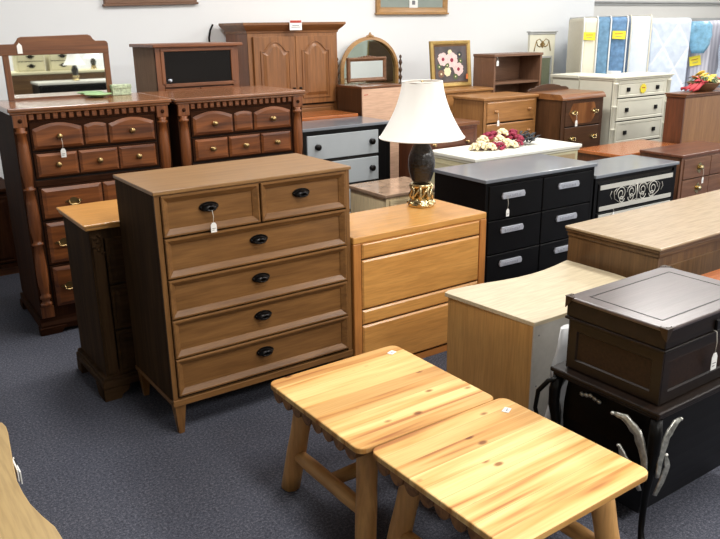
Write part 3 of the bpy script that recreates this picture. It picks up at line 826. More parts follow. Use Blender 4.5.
# ================================================================== JEWELRY CHEST ON DARK TABLE
def dark_table():
    w, d, h = .78, .448, .53
    t = thing('carved_table', 'black console table with carved leaf legs under the jewelry chest', 'table', (1.972, 1.22, 0), .2)
    s = M['satin_black']
    MB().box(0, w, 0, d, h-.018, h, .006, 3, M['trunk']['X']).box(.008, w-.008, .008, d-.008, h-.032, h-.018, .005, 2, M['trunk']['X']).build('tabletop', None, t)
    # bombe body panels
    def sidepoly(L):
        p = [(.03, h-.032), (L-.03, h-.032)]
        return p
    b = MB()
    rings = []
    for j in range(9):
        u = j/8; z = h-.032-u*.43; ins = .05+.03*math.sin(PI*u)*-1+.05*u
        rings.append([(ins, ins, z), (w-ins, ins, z), (w-ins, d-ins, z), (ins, d-ins, z)])
    b.loft(rings, True, True, None, False)
    b.build('body', s, t)
    for x, y, sx, sy in ((.03, .03, 1, 1), (w-.03, .03, -1, 1), (.03, d-.03, 1, -1), (w-.03, d-.03, -1, -1)):
        prof = [(-.006, h-.033, .02), (-.014, h-.09, .021), (-.014, h-.15, .02), (-.004, h-.23, .016), (.012, h-.31, .013), (.02, h-.4, .011), (.018, h-.48, .010), (.006, .03, .012), (-.004, .0, .017)]
        pts = [(x+sx*o, y+sy*o, z) for o, z, r in prof]
        leg = MB().tube(pts, [r for o, z, r in prof], 12).build('leg', s, t)
        def leaf(path, wd, out, name='leaf_carving'):
            """ribbed acanthus leaf: a ridged strip along path, facing out, with a curled tip"""
            L = MB(); P = [Vector(p) for p in path]; n = len(P); O = Vector(out).normalized(); rows = []
            Q = []
            for i in range(n-1):
                for k in range(3): Q.append(P[i].lerp(P[i+1], k/3))
            Q.append(P[-1]); n = len(Q)
            for i, p in enumerate(Q):
                d = (Q[min(i+1, n-1)]-Q[max(i-1, 0)]).normalized(); sd = d.cross(O).normalized(); u = i/(n-1)
                ww = wd*(.3+1.0*math.sin(PI*min(1, u*.86+.1)))*(1+.18*(i % 2))
                row = [(-1, .0), (-.6, .006), (-.3, .003), (0, .009), (.3, .003), (.6, .006), (1, 0), (.5, -.004), (-.5, -.004)]
                rows.append([p+sd*ww*a_+O*b_ for a_, b_ in row])
            L.loft(rows, True, True, None, True)
            L.blob(Q[-1]+O*.004, wd*.75, sub=1, sc=(1, 1, .8))
            return L.build(name, M['leafgilt'], leg)
        # leaves spreading from the knee along both aprons
        yo, xo = y-sy*.028, x-sx*.028
        leaf([(x+sx*.0, yo, h-.24), (x+sx*.006, yo, h-.17), (x+sx*.028, yo, h-.10), (x+sx*.066, yo, h-.062), (x+sx*.1, yo+sy*.006, h-.06)], .0125, (0, -sy, .25))
        if sy > 0: leaf([(xo, y+sy*.0, h-.24), (xo, y+sy*.008, h-.17), (xo, y+sy*.04, h-.10), (xo, y+sy*.09, h-.066), (xo+sx*.004, y+sy*.14, h-.07)], .0125, (-sx, 0, .25))
        leaf([(x+sx*.016, yo+sy*.012, h-.32), (x+sx*.034, yo+sy*.004, h-.27), (x+sx*.044, yo-sy*.004, h-.21), (x+sx*.03, yo, h-.165)], .012, (0, -sy, .1))
        if sy > 0: leaf([(xo+sx*.016, y+sy*.02, h-.31), (xo+sx*.0, y+sy*.05, h-.25), (xo-sx*.008, y+sy*.08, h-.2), (xo-sx*.004, y+sy*.1, h-.17)], .012, (-sx, 0, .1))
    # curved rib across the end panel
    MB().tube([(.012, d-.03, h-.036), (-.008, d-.004, h-.055), (-.026, d+.024, h-.1), (-.03, d+.03, h-.17), (-.016, d+.014, h-.25), (.02, d-.03, h-.33)], [.008, .009, .009, .008, .008, .006], 10).build('scroll_rib', s, t)
    b = MB()
    for k in range(5): b.blob((.028, d*.62+.018*k-.03, h-.06-.004*abs(k-2)), .012, sub=1, sc=(.5, 1, .8))
    b.build('leaf_carving', M['leafgilt'], t)
    return t
dark_table()

def jewelry_chest():
    w, d, z0 = .575, .395, .531
    t = thing('jewelry_chest', 'dark wooden chest with hinged lid and metal corners on the carved black table', 'chest', (2.004, 1.246, z0), .5)
    k = M['trunk']; q = .014; zb = .19
    MB().box(q, w-q, q, d-q, 0, zb, .003, 2, k['X']).build('box_body', None, t)
    MB().frame(q, w-q, .003, zb-.004, [(0, q), (0, q-.007), (.036, q-.007), (.04, q-.001), (.044, q-.0005)], None, False).build('front_frame', k['X'], t)
    MB().frame(q+.04, w-q-.04, .043, zb-.044, [(0, q-.0004), (.002, q-.0012)]).build('front_panel', M['trunk_burl'], t)
    rings = [[(xx, q-.006+i, .003+i), (xx, d-q-i, .003+i), (xx, d-q-i, zb-.004-i), (xx, q-.006+i, zb-.004-i)] for i, xx in ((0, q), (0, q-.007), (.036, q-.007), (.04, q-.001), (.044, q-.0005))]
    MB().loft(rings, False, False).build('end_frame', k['Y'], t)
    MB().loft([[(xx, q+.034+i, .043+i), (xx, d-q-.04-i, .043+i), (xx, d-q-.04-i, zb-.044-i), (xx, q+.034+i, zb-.044-i)] for i, xx in ((0, q-.0004), (.002, q-.0012))], False, True).build('end_panel', M['trunk_burl'], t)
    MB().box(-.001, w+.001, -.001, d+.001, zb-.004, zb+.006, .003, 2).build('rim', k['X'], t)
    lid = MB().box(.003, w-.003, .003, d-.003, zb+.007, .264, .004, 2, k['X']).box(-.0, w+.0, -.0, d+.0, .256, .269, .005, 3, M['trunk_lid_sheen']['X'])
    # inlaid line on lid
    i = .055
    for a in ((i, w-i, i, i+.005), (i, w-i, d-i-.005, d-i), (i, i+.005, i, d-i), (w-i-.005, w-i, i, d-i)):
        lid.box(a[0], a[1], a[2], a[3], .2685, .2696, m=M['black'])
    lo = lid.build('lid', None, t)
    for x, y, sx, sy in ((0, 0, 1, 1), (w, 0, -1, 1), (0, d, 1, -1), (w, d, -1, -1)):
        c = MB().prism([(x-sx*.003, y-sy*.003), (x+sx*.034, y-sy*.003), (x+sx*.02, y+sy*.01), (x+sx*.01, y+sy*.02), (x-sx*.003, y+sy*.034)], .2688, .2706, 'XY')
        c.prism([(x-sx*.001, .270), (x+sx*.03, .270), (x+sx*.014, .242), (x-sx*.001, .227)], y-sy*.002, y+sy*.001, 'XZ')
        c.prism([(y-sy*.001, .270), (y+sy*.03, .270), (y+sy*.014, .242), (y-sy*.001, .227)], x-sx*.002, x+sx*.001, 'YZ')
        for px, py in ((.01, .01), (.028, .006), (.006, .028)): c.blob((x+sx*px, y+sy*py, .2706), .0022, sub=1)
        c.build('corner_plate', M['brass_old'] if False else M['bronze_plate'], lo)
    MB().box(w/2-.012, w/2+.012, -.006, .006, .2, .236, .003).build('latch', M['bronze'], t)
    hang_tag(t, (.275, -.008, .197), 'white price tag hanging from the latch of the dark jewelry chest', .075, .032, .06)
M['small_frame'] = plain('carved brown frame', (122, 84, 56), .45, var=.35, nscale=50)
M['bronze_plate'] = plain('bronze corner', (66, 52, 40), .4, .6, var=.3, nscale=60)
jewelry_chest()

# ================================================================== BOTTOM-LEFT PALE TOP
def left_desk():
    t = thing('corner_desk', 'pale birch desk with wavy curved edge in the bottom left corner', 'desk', (-.45, 1.0, 0))
    h = .60
    edge = [(.73, .0), (.725, .25), (.716, .45)]+[(u+.45, v-1.0) for u, v in ((.262, 1.594), (.259, 1.653), (.244, 1.716), (.232, 1.784), (.228, 1.844), (.227, 1.91), (.237, 2.009), (.249, 2.108), (.254, 2.151), (.259, 2.19), (.261, 2.231), (.257, 2.262), (.24, 2.278))]
    poly = [(0, 0)]+edge+[(0, 1.282)]
    MB().prism(poly, h-.02, h, 'XY', .003).build('top', M['birch_tan']['Y'], t)
    MB().box(.03, .6, .03, .05, 0, h-.02).build('side_panel', M['birch']['Z'], t)
    MB().box(.03, .6, 1.1, 1.12, 0, h-.02).build('side_panel', M['birch']['Z'], t)
    MB().box(.03, .05, .05, 1.1, .1, h-.02).build('back_panel', M['birch']['Z'], t)
left_desk()
q = MB().box(0, .003, -.06, .05, -.035, 0).box(.006, .009, -.06, .03, -.045, -.008).box(.0, .009, -.02, .02, -.02, -.008).build('paper_leaflet', M['paper']); q.location = (.238, 2.03, .594); tag(q, 'white folded leaflet hanging at the wavy edge of the corner desk', 'leaflet')

# ================================================================== MIDDLE GROUND
# marble-top nightstand
def nightstand():
    w, d, h = .5, .44, .6
    t = thing('nightstand', 'pale nightstand with brown marble top behind the oak cabinet', 'nightstand', (3.07, 4.14, 0))
    p = M['palewood']
    carcass(t, w, d, .04, h-.03, p['Z'], p['Z'], .03, .02)
    MB().box(-.02, w+.02, -.022, d+.01, h-.025, h, .006, 3).build('top', M['marble'], t)
    MB().box(.01, w-.01, .02, d, 0, .05).build('plinth', p['X'], t)
    z = h-.05
    for i in range(2):
        dr = drawer(t, .034, w-.034, z-.24, z, p['X'], INSET); knob(dr, w/2, z-.12, -.006, M['brass_old']); z -= .25
nightstand()

def gray_dresser():
    w, d, h = .865, .45, .968
    t = thing('dresser', 'black dresser with flat gray drawer fronts and round black knobs', 'dresser', (2.943, 5.071, 0))
    bl = M['black']
    carcass(t, w, d, .05, h-.02, bl, bl, .055, .035)
    MB().box(w-.122, w-.05, -.004, .011, .06, h-.03, .002).build('side_strip', bl, t)  # plain black strip right of the drawers
    MB().box(-.012, w+.012, -.016, d, h-.024, h, .004).build('top', M['black_top_sheen'], t)
    MB().box(0, w, .012, d, 0, .06).build('plinth', bl, t)
    z = h-.06
    for i in range(4):
        dr = drawer(t, .06, w-.125, z-.19, z, M['gray'])
        for x in (.15, w-.195): knob(dr, x, z-.09, -.009, M['bronze'], .026)
        z -= .218
gray_dresser()

def brown_behind_lamp():
    w, d, h = .60, .3, .945
    t = thing('dresser', 'plain dark brown dresser half hidden behind the lamp shade', 'dresser', (3.872, 4.735, 0))
    k = M['dresser_brown']; c = M['redbrown']
    carcass(t, w, d, .05, h-.03, c['Z'], c['Z'], .035, .03)
    MB().box(-.014, w+.014, -.02, d, h-.03, h, .005).build('top', k['X'], t)
    MB().box(0, w, .012, d, 0, .06).build('plinth', c['X'], t)
    z = h-.06
    for i in range(4):
        dr = drawer(t, .04, w-.04, z-.2, z, c['X']); 
        for x in (.12, w-.12): knob(dr, x, z-.1, -.009, M['brass_old'])
        z -= .21
brown_behind_lamp()

def white_table():
    w, d, h = 1.16, .53, .761
    t = thing('sideboard', 'white topped long sideboard with woven panels carrying burgundy and ivory flowers', 'sideboard', (3.911, 4.15, 0))
    cr = M['cream_worn']
    b = MB().box(-.02, w+.02, -.025, d, h-.03, h, .008, 3, M['white']).box(-.008, w+.008, -.012, d, h-.05, h-.03, .005, 2, M['cream'])
    b.build('top', None, t)
    b = MB().box(0, .03, 0, d, .04, h-.05, .003, 1, cr).box(w-.03, w, 0, d, .04, h-.05, .003, 1, cr).box(.03, w-.03, .012, d, .04, h-.05, .0, 1, cr)
    b.box(.03, w-.03, 0, .012, .04, .09, m=cr).box(.03, w-.03, 0, .012, h-.075, h-.05, m=cr)
    for k in range(1, 3): b.box(k*w/3-.012, k*w/3+.012, 0, .012, .09, h-.075, m=cr)
    b.build('carcass', None, t)
    for k in range(3):
        a, e = (.03 if k == 0 else k*w/3+.013), (w-.03 if k == 2 else (k+1)*w/3-.013)
        dr = MB().frame(a, e, .092, h-.077, [(0, .011), (0, .003), (.002, .002)]); dd = dr.build('door', M['wicker'], t)
        knob(dd, (a+e)/2, .4, .002, M['brass_old'], .01)
    b = MB()
    b.frame(.0, 1, 0, 1, [(0, 0), (.1, 0)]) if False else None
    bb = MB(); 
    rings = [[(xx, .05+i, .12+i), (xx, d-.05-i, .12+i), (xx, d-.05-i, h-.08-i), (xx, .05+i, h-.08-i)] for i, xx in ((0, -.0), (0, -.006), (.012, -.006), (.014, -.001))]
    bb.loft(rings, False, True).build('end_panel', cr, t)
    for x in (.02, w-.07):
        for y in (.01, d-.06): MB().box(x, x+.05, y, y+.05, 0, .04, .004).build('foot', cr, t)
white_table()

# flowers on the white sideboard
def flowers():
    random.seed(11)
    t = thing('flower_spray', 'spray of burgundy and ivory artificial flowers lying on the white sideboard', 'flowers', (4.49, 4.36, .762))
    meshes = {}
    def blossom(mat, key):
        b = MB()
        for k in range(26):
            th = random.uniform(0, 2*PI); ph = random.uniform(.1, 1.45)
            dv = Vector((math.cos(th)*math.sin(ph), math.sin(th)*math.sin(ph), math.cos(ph)*.9)); 
            b.blob(dv*.032, .013, sub=1, jit=.2, sc=(1, 1, .7))
        return b.build('blossom', mat, t)
    protos = [blossom(M['ivory'], 0), blossom(M['burgundy'], 1)]
    spots = [(-.22, 0, 0), (-.2, -.03, .012), (-.17, .03, 0), (-.16, 0, .035), (-.12, .0, .05), (-.11, -.04, .0), (-.06, .02, .05), (-.05, -.03, .03), (0, .0, .06), (.0, -.05, .01), (.03, .03, .05), (.06, -.03, .04), (.09, .0, .05), (.08, -.06, .0), (-.08, -.07, 0), (.02, -.075, 0), (-.15, -.06, 0), (.12, -.02, .02)]
    cols = [0, 0, 1, 0, 1, 1, 1, 0, 0, 0, 1, 1, 1, 1, 1, 0, 0, 1]
    used = [False, False]
    for (x, y, z), c in zip(spots, cols):
        if not used[c]: o = protos[c]; used[c] = True
        else: o = protos[c].copy(); C.objects.link(o)
        o.parent = t; o.location = (x*1.0, y, z+.004); o.rotation_euler = (0, 0, random.uniform(0, 6))
    b = MB()
    for k in range(46):
        x = .12+random.uniform(0, .12); y = random.uniform(-.07, .05); z = .012+random.uniform(0, .05)*(1-(x-.12)/.3); a = random.uniform(-.9, .9)
        e = Vector((x+.05*math.cos(a), y+.05*math.sin(a), max(.006, z+random.uniform(-.01, .03))))
        s = Vector((x, y, z)); mid = (s+e)/2+Vector((0, 0, .006))
        b.tube([s, mid, e], [.003, .012, .001], 6, None, True, .3)
    for k in range(12):
        x = -.2+k*.025; b.tube([(x, -.05, .006), (x+.03, .0, .016), (x+.05, .04, .008)], .002, 5)
    b.build('foliage', M['leafdark'], t)
    t.scale = (1.32, 1.2, 1.5); t.location = (4.455, 4.42, .762)
flowers()

# ================================================================== BACK ROW
def orange_base():
    w, d, h = 1.06, .4, .99
    t = thing('low_chest', 'orange brown chest with glossy top standing in front of the tall armoire', 'chest of drawers', (2.75, 5.57, 0))
    c = M['armoire']
    carcass(t, w, d, .05, h-.03, c['Z'], c['Z'], .04, .04)
    MB().box(-.012, w+.012, -.02, d, h-.03, h, .006).build('top', M['orange']['X'], t)
    MB().box(0, w, .012, d, 0, .06).build('plinth', c['X'], t)
    z = h-.07
    for i in range(4):
        dr = drawer(t, .045, w-.045, z-.205, z, c['X'], INSET)
        for x in (.25, w-.25): bail(dr, x, z-.1, -.006, M['brass_old'], .8)
        z -= .215
orange_base()

def armoire():
    w, d, h = .9, .42, 1.757
    t = thing('armoire', 'tall brown armoire with two arched panel doors against the back wall', 'armoire', (3.02, 6.02, 0))
    c = M['armoire']
    carcass(t, w, d, .05, h-.08, M['hutch']['Z'], c['Z'], .04, .04)
    b = MB()
    rings = []
    for o, z in ((.0, h-.09), (.008, h-.085), (.01, h-.07), (.025, h-.055), (.05, h-.03), (.055, h-.022), (.06, h-.02), (.06, h)):
        rings.append([(-o, -o, z), (w+o, -o, z), (w+o, d, z), (-o, d, z)])
    b.loft(rings).build('crown_moulding', c['X'], t)
    def cathedral(b, x0, x1, z0, z1, y0, y1, ins):
        def ring(i, y):
            xa, xb, za, zb = x0+i, x1-i, z0+i, z1-i*.8
            w_ = xb-xa; pts = [(xa, y, za), (xb, y, za), (xb, y, zb-.075)]
            for k in range(13):
                a = k/12; s = max(0, min(1, (a-.12)/.76)); hgt = math.sin(PI*s)**.75*.075 if 0 < s < 1 else 0
                pts.append((xb-w_*(.04+.92*a), y, zb-.075+hgt))
            pts.append((xa, y, zb-.075)); return pts
        b.loft([ring(-.012, y0), ring(-.010, y0-.008), ring(-.002, y0-.008), ring(0, y0-.001), ring(ins*.3, y0-.001), ring(ins, y1), ring(ins+.002, y1)], False, True)
    for i, (x0, x1) in enumerate(((.043, w/2-.002), (w/2+.002, w-.043))):
        dd = MB().frame(x0, x1, 1.06, h-.115, [(0, .01), (0, -.024), (.003, -.026), (.004, -.026)])
        dd = dd.build('door', c['Z'], t)
        p = MB(); cathedral(p, x0+.07, x1-.07, 1.06+.06, h-.115-.05, -.026, -.041, .04)
        p.build('raised_panel', c['Z'], dd)
        knob(dd, x1-.03 if i == 0 else x0+.03, 1.2, -.026, M['bronze'], .01)
    z = 1.045
    for i in range(4):
        dr = drawer(t, .045, w-.045, z-.22, z, c['X'], INSET)
        for x in (.22, w-.22): bail(dr, x, z-.11, -.006, M['brass_old'], .8)
        z -= .23
    MB().box(-.01, w+.01, -.012, d, 0, .09, .006).build('plinth', c['X'], t)
    s = thing('price_sign', 'small white price sign with red heading propped at the armoire crown', 'sign', (3.452, 5.955, h-.02))
    MB().box(-.06, .06, -.002, .002, -.01, .075, m=M['paper']).box(-.045, .045, -.003, -.002, .012, .017, m=M['ink']).box(-.035, .035, -.003, -.002, .026, .031, m=M['ink']).build('card', None, s)
    MB().box(-.055, .055, -.0035, -.002, .05, .07).build('red_heading', M['redink'], s)
    s.location = (3.452, 5.945, h-.055)
armoire()

def open_hutch():
    w, d, h = .62, .45, 1.615
    t = thing('media_cabinet', 'brown cabinet with dark glass opening behind the right cherry chest', 'cabinet', (1.905, 5.2, 0))
    c, s = M['hutch'], M['hutch_side']
    b = MB().box(0, .02, 0, d, 0, h-.02, .002, 1, s['Z']).box(w-.02, w, 0, d, 0, h-.02, .002, 1, s['Z']).box(.02, w-.02, d-.02, d, 0, h-.02, m=M['dark_inside'])
    b.box(.02, w-.02, .02, d-.02, 1.31, 1.33, m=c['X']).box(.02, w-.02, .02, d-.02, .0, .1, m=c['X'])
    b.build('carcass', None, t)
    MB().box(-.02, w+.03, -.03, d+.01, h-.022, h, .005).build('top', c['X'], t)
    b = MB().box(.0, .05, -.004, .02, .02, h-.022, .002, 1).box(w-.05, w, -.004, .02, .02, h-.022, .002, 1).box(.05, w-.05, -.003, .02, h-.03, h-.022)
    b.build('face_frame', c['Z'], t)
    b = MB().box(.05, w-.05, -.012, .01, 1.325, 1.35, .003, 2, c['X']).box(.035, w-.035, -.012, .01, h-.05, h-.03, .003, 2, c['X']).box(.035, .06, -.012, .01, 1.35, h-.05, .003, 2, c['Z']).box(w-.06, w-.035, -.012, .01, 1.35, h-.05, .003, 2, c['Z'])
    dd = b.build('door', None, t)
    MB().box(.059, w-.059, -.002, .004, 1.349, h-.049).build('pane', M['glass_dark'], dd)
    knob(dd, .085, 1.372, -.004, M['chrome'], .012)
    for x0, x1 in ((.052, w/2-.002), (w/2+.002, w-.052)):
        d2 = drawer(t, x0, x1, .12, 1.315, c['Z'], INSET, 'door'); knob(d2, x1-.03 if x0 < .2 else x0+.03, .8, -.006, M['brass_old'])
open_hutch()

def back_box():
    w, d, h = .46, .4, 1.212
    t = thing('cabinet', 'dark brown cabinet turned around with its bare pinkish back panel facing out', 'cabinet', (3.865, 5.55, 0))
    c = M['redbrown']
    MB().box(0, .02, .01, d, 0, h-.02, .002, 1).box(w-.02, w, .01, d, 0, h-.02, .002, 1).box(.02, w-.02, d-.02, d, 0, h-.02).build('carcass', M['waterfall']['Z'], t)
    MB().box(-.006, w+.006, -.004, d+.01, h-.02, h, .004).build('top', M['dresser_brown']['X'], t)
    MB().box(.001, w-.001, -.001, .01, .02, h-.021).build('back_panel', M['pinkboard']['X'], t)
    MB().prism([(.02, h-.075), (.06, h-.072), (.065, h-.066), (.02, h-.068)], -.0022, -.001, 'XZ').build('stain', M['redink'], t)
back_box()

def arch_mirror():
    t = thing('arched_mirror', 'arched wall mirror in carved wooden frame beside the armoire', 'mirror', (4.565, 6.42, 0))
    R_ = .36; zc = 1.29; f = M['oak_frame']
    def arc(r, z0=0.9):
        pts = [(-r, z0)]+[(-r*math.cos(PI*k/28), zc+(r*.92)*math.sin(PI*k/28)) for k in range(29)]+[(r, z0)]
        return pts
    o, i = arc(R_), arc(R_-.035)
    b = MB()
    b.loft([[(p[0], 0.0, p[1]), (p[0]*.99, -.02, p[1]), (q[0], -.028, q[1]), (q[0]*.985, -.01, q[1]), (q[0], .012, q[1])] for p, q in zip(o, i)], True, True, f['X'])
    b.build('frame', None, t)
    MB().prism([(p[0]*.995, p[1]) for p in i], .004, .014, 'XZ').build('mirror_glass', M['mirror_green'], t)
    b = MB()
    for x, z, r in ((0, zc+R_*.92+.006, .024), (-.03, zc+R_*.92-.004, .018), (.03, zc+R_*.92-.004, .018), (-.055, zc+R_*.9-.006, .012), (.055, zc+R_*.9-.006, .012), (0, zc+R_*.92+.028, .012)):
        b.blob((x, -.016, z), r, sub=2, sc=(1, .6, .9))
    b.build('crest', f['X'], t)
    MB().box(-R_, R_, -.02, .012, .86, .905, .004).build('bottom_rail', f['X'], t)
    for x in (-R_-.03, R_+.03):
        prof = []
        for k in range(28): prof.append((.013+.007*math.sin(k*1.5), .9+k*.0175))
        prof += [(.006, 1.395), (.014, 1.41), (.012, 1.425), (.001, 1.435)]
        MB().lathe(prof, (x, -.004, 0), 10).build('finial_post', M['waterfall']['Z'], t)
    MB().box(-R_-.05, R_+.05, -.03, .03, 0, .04).box(-R_-.045, -R_-.015, -.015, .015, .04, .905).box(R_+.015, R_+.045, -.015, .015, .04, .905).build('stand', f['X'], t)
arch_mirror()

# small ornate frame standing on the turned-around cabinet
def small_frame():
    t = thing('framed_mirror', 'small dark ornate framed mirror standing on the turned around cabinet', 'mirror', (3.915, 5.85, 1.232))
    w, h = .43, .215; k = M['waterfall']
    b = MB().frame(0, w, 0, h, [(0, .015), (0, -.01), (.012, -.018), (.03, -.008), (.034, -.004)], None, False)
    b.loft([[(0, .015, 0), (w, .015, 0), (w, .015, h), (0, .015, h)], [(.034, .015, .034), (w-.034, .015, .034), (w-.034, .015, h-.034), (.034, .015, h-.034)]], False, False)
    for x in (0, w):
        for z in (0, h): b.blob((x+(.012 if x == 0 else -.012), -.008, z+(.012 if z == 0 else -.012)), .018, sub=1, sc=(1, .5, 1))
    for k_ in range(-3, 4): b.blob((w/2+k_*.03, -.008, h+.008-.004*abs(k_)), .014, sub=1, sc=(1.2, .5, .8))
    b.build('frame', M['small_frame'], t)
    MB().box(.03, w-.03, -.002, .006, .03, h-.03).build('mirror_glass', M['mirror'], t)
    MB().prism([(.012, .05), (.12, 0), (.1, 0), (.012, .08)], w/2-.02, w/2+.02, 'YZ').build('easel_back', k['X'], t)
small_frame()

def pine_dresser():
    w, d, h = .85, .4, 1.1
    t = thing('chest_of_drawers', 'light pine chest with wooden knobs behind the flower spray', 'chest of drawers', (4.735, 4.935, 0))
    t.location = (4.735, 4.935, 0)
    p = M['pine']
    w = .66
    carcass(t, w, d, .05, h-.025, p['Z'], p['Z'], .03, .02)
    MB().box(-.014, w+.014, -.018, d, h-.026, h, .005).build('top', p['X'], t)
    MB().box(0, w, .012, d, 0, .06).build('plinth', p['X'], t)
    z = h-.04
    for i in range(5):
        dr = drawer(t, .032, w-.032, z-.18, z, p['X'], [(0, .012), (0, -.008), (.008, -.014), (.009, -.014)])
        for x in (.13, w-.11): knob(dr, x, z-.085, -.014, p['X'], .016)
        z -= .192
    hang_tag(t, (.13, -.05, h-.04-.095), 'white price tag hanging from the left knob of the light pine chest', .06, .026, .05)
pine_dresser()
def pine_back():
    w, d, h = .62, .4, 1.125
    t = thing('chest_of_drawers', 'second light pine chest, behind the first, holding the flower painting', 'chest of drawers', (4.80, 5.55, 0))
    p = M['pine']
    carcass(t, w, d, .05, h-.025, p['Z'], p['Z'], .03, .02)
    MB().box(-.014, w+.014, -.018, d, h-.026, h, .005).build('top', p['X'], t)
    MB().box(0, w, .012, d, 0, .06).build('plinth', p['X'], t)
    z = h-.04
    for i in range(5):
        dr = drawer(t, .032, w-.032, z-.18, z, p['X'])
        for x in (.13, w-.13): knob(dr, x, z-.085, -.009, p['X'], .016)
        z -= .192
pine_back()

def painting():
    t = thing('framed_painting', 'gold framed painting of pink flowers standing on the pine chest', 'picture', (4.92, 5.86, 1.127))
    t.rotation_euler = (math.radians(-6), 0, math.radians(-2))
    w, h = .5, .445
    b = MB().frame(0, w, 0, h, [(0, .02), (0, -.008), (.012, -.016), (.03, -.012), (.036, -.004), (.04, -.002)], M['gold_frame'], False)
    b.build('frame', None, t)
    MB().box(.002, w-.002, .004, .018, .002, h-.002).build('backing', M['shelfwood']['X'], t)
    MB().frame(.038, w-.038, .038, h-.038, [(0, .002), (0, -.002), (.022, .0), (.024, .0)], None, False).build('liner', M['brown']['X'], t)
    cv = MB().box(.055, w-.055, -.0005, .003, .055, h-.055, m=M['canvas'])
    random.seed(5)
    def flower(x, z, r, m):
        for k in range(7):
            a = 2*PI*k/7+x*9; px, pz = x+r*.6*math.cos(a), z+r*.6*math.sin(a)
            cv.prism([(px+r*.5*math.cos(q)*(1+.2*math.sin(3*q)), pz+r*.5*math.sin(q)) for q in [2*PI*j/9 for j in range(9)]], -.0012-.0002*k, -.0005, 'XZ', m=m)
        cv.prism([(x+r*.3*math.cos(q), z+r*.3*math.sin(q)) for q in [2*PI*j/9 for j in range(9)]], -.0032, -.002, 'XZ', m=M['burgundy'] if m is M['pink'] and r > .04 else M['ivory'])
    for x, z, r, m in ((.15, .27, .05, M['pink']), (.26, .26, .058, M['pink']), (.34, .17, .05, M['pink']), (.2, .15, .035, M['ivory']), (.36, .31, .025, M['leafdark']), (.12, .13, .03, M['shelfwood']['X']), (.24, .335, .02, M['ivory']), (.3, .10, .022, M['leafgreen']), (.1, .2, .02, M['leafgreen']), (.37, .25, .02, M['leafgreen']), (.2, .21, .02, M['leafgreen'])):
        flower(x, z, r*1.2, m)
    cv.build('canvas', None, t)
    q = MB().box(-.014, .014, -.0015, 0, 0, .05, m=M['petal_orange']).build('price_tag'); q.location = W(t, (.43, -.02, .07)); tag(q, 'orange price sticker on the lower right of the flower painting', 'price tag')
painting()

def bookshelf():
    w, d, h = .68, .3, 1.435
    t = thing('bookshelf', 'brown open bookcase with shelves beside the flower painting', 'bookcase', (5.495, 5.6, 0))
    s = M['shelfwood']
    MB().box(0, .025, 0, d, 0, h-.025, .002, 1).box(w-.025, w, 0, d, 0, h-.025, .002, 1).build('side_panel', s['Z'], t)
    MB().box(-.008, w+.008, -.008, d, h-.025, h, .003).build('top', s['X'], t)
    MB().box(.025, w-.025, d-.01, d, 0, h-.025).build('back_panel', s['X'], t)
    for z in (.06, .33, .6, .87, 1.14): MB().box(.025, w-.025, .01, d-.01, z, z+.02, .001, 1).build('shelf', s['X'], t)
    MB().box(.025, w-.025, .02, .035, 0, .06).build('kick_board', s['X'], t)
    hang_tag(t, (.03, -.012, h-.03), 'white price tag hanging on the open brown bookcase', .03, .03, .05)
bookshelf()

def trumeau():
    t = thing('trumeau_mirror', 'narrow white panel mirror with gray cornice and gilt swag by the wall', 'mirror', (6.42, 6.02, 0))
    w, h = .40, 1.64
    MB().box(-.02, w+.02, -.03, .03, h-.012, h, .003).box(-.012, w+.012, -.018, .02, h-.035, h-.012, .006, 3).build('cornice', M['trim'], t)
    b = MB().box(0, w, -.008, .02, 1.37, h-.035).box(0, .04, -.008, .02, 0, 1.37).box(w-.04, w, -.008, .02, 0, 1.37).box(.04, w-.04, -.008, .02, 0, .6); b.build('panel', M['cream'], t)
    b = MB(); cx = w/2
    for s in (-1, 1):
        b.tube([(cx, -.01, 1.5), (cx+s*.04, -.01, 1.475), (cx+s*.08, -.01, 1.49), (cx+s*.1, -.01, 1.54), (cx+s*.115, -.01, 1.49), (cx+s*.13, -.01, 1.43)], .006, 6)
        b.tube([(cx, -.01, 1.52), (cx+s*.05, -.01, 1.56), (cx+s*.1, -.01, 1.54)], .004, 6)
    b.prism([(cx-.04, 1.5), (cx, 1.46), (cx+.04, 1.5), (cx, 1.54)], -.012, -.008, 'XZ')
    b.build('swag', M['brass_old'], t)
    MB().frame(.035, w-.035, .6, 1.375, [(0, -.004), (0, -.014), (.018, -.014), (.02, -.004)], None, False).build('frame', M['trim'], t)
    MB().box(.045, w-.045, -.005, .004, .61, 1.365).build('mirror_glass', M['mirror_green'], t)
trumeau()

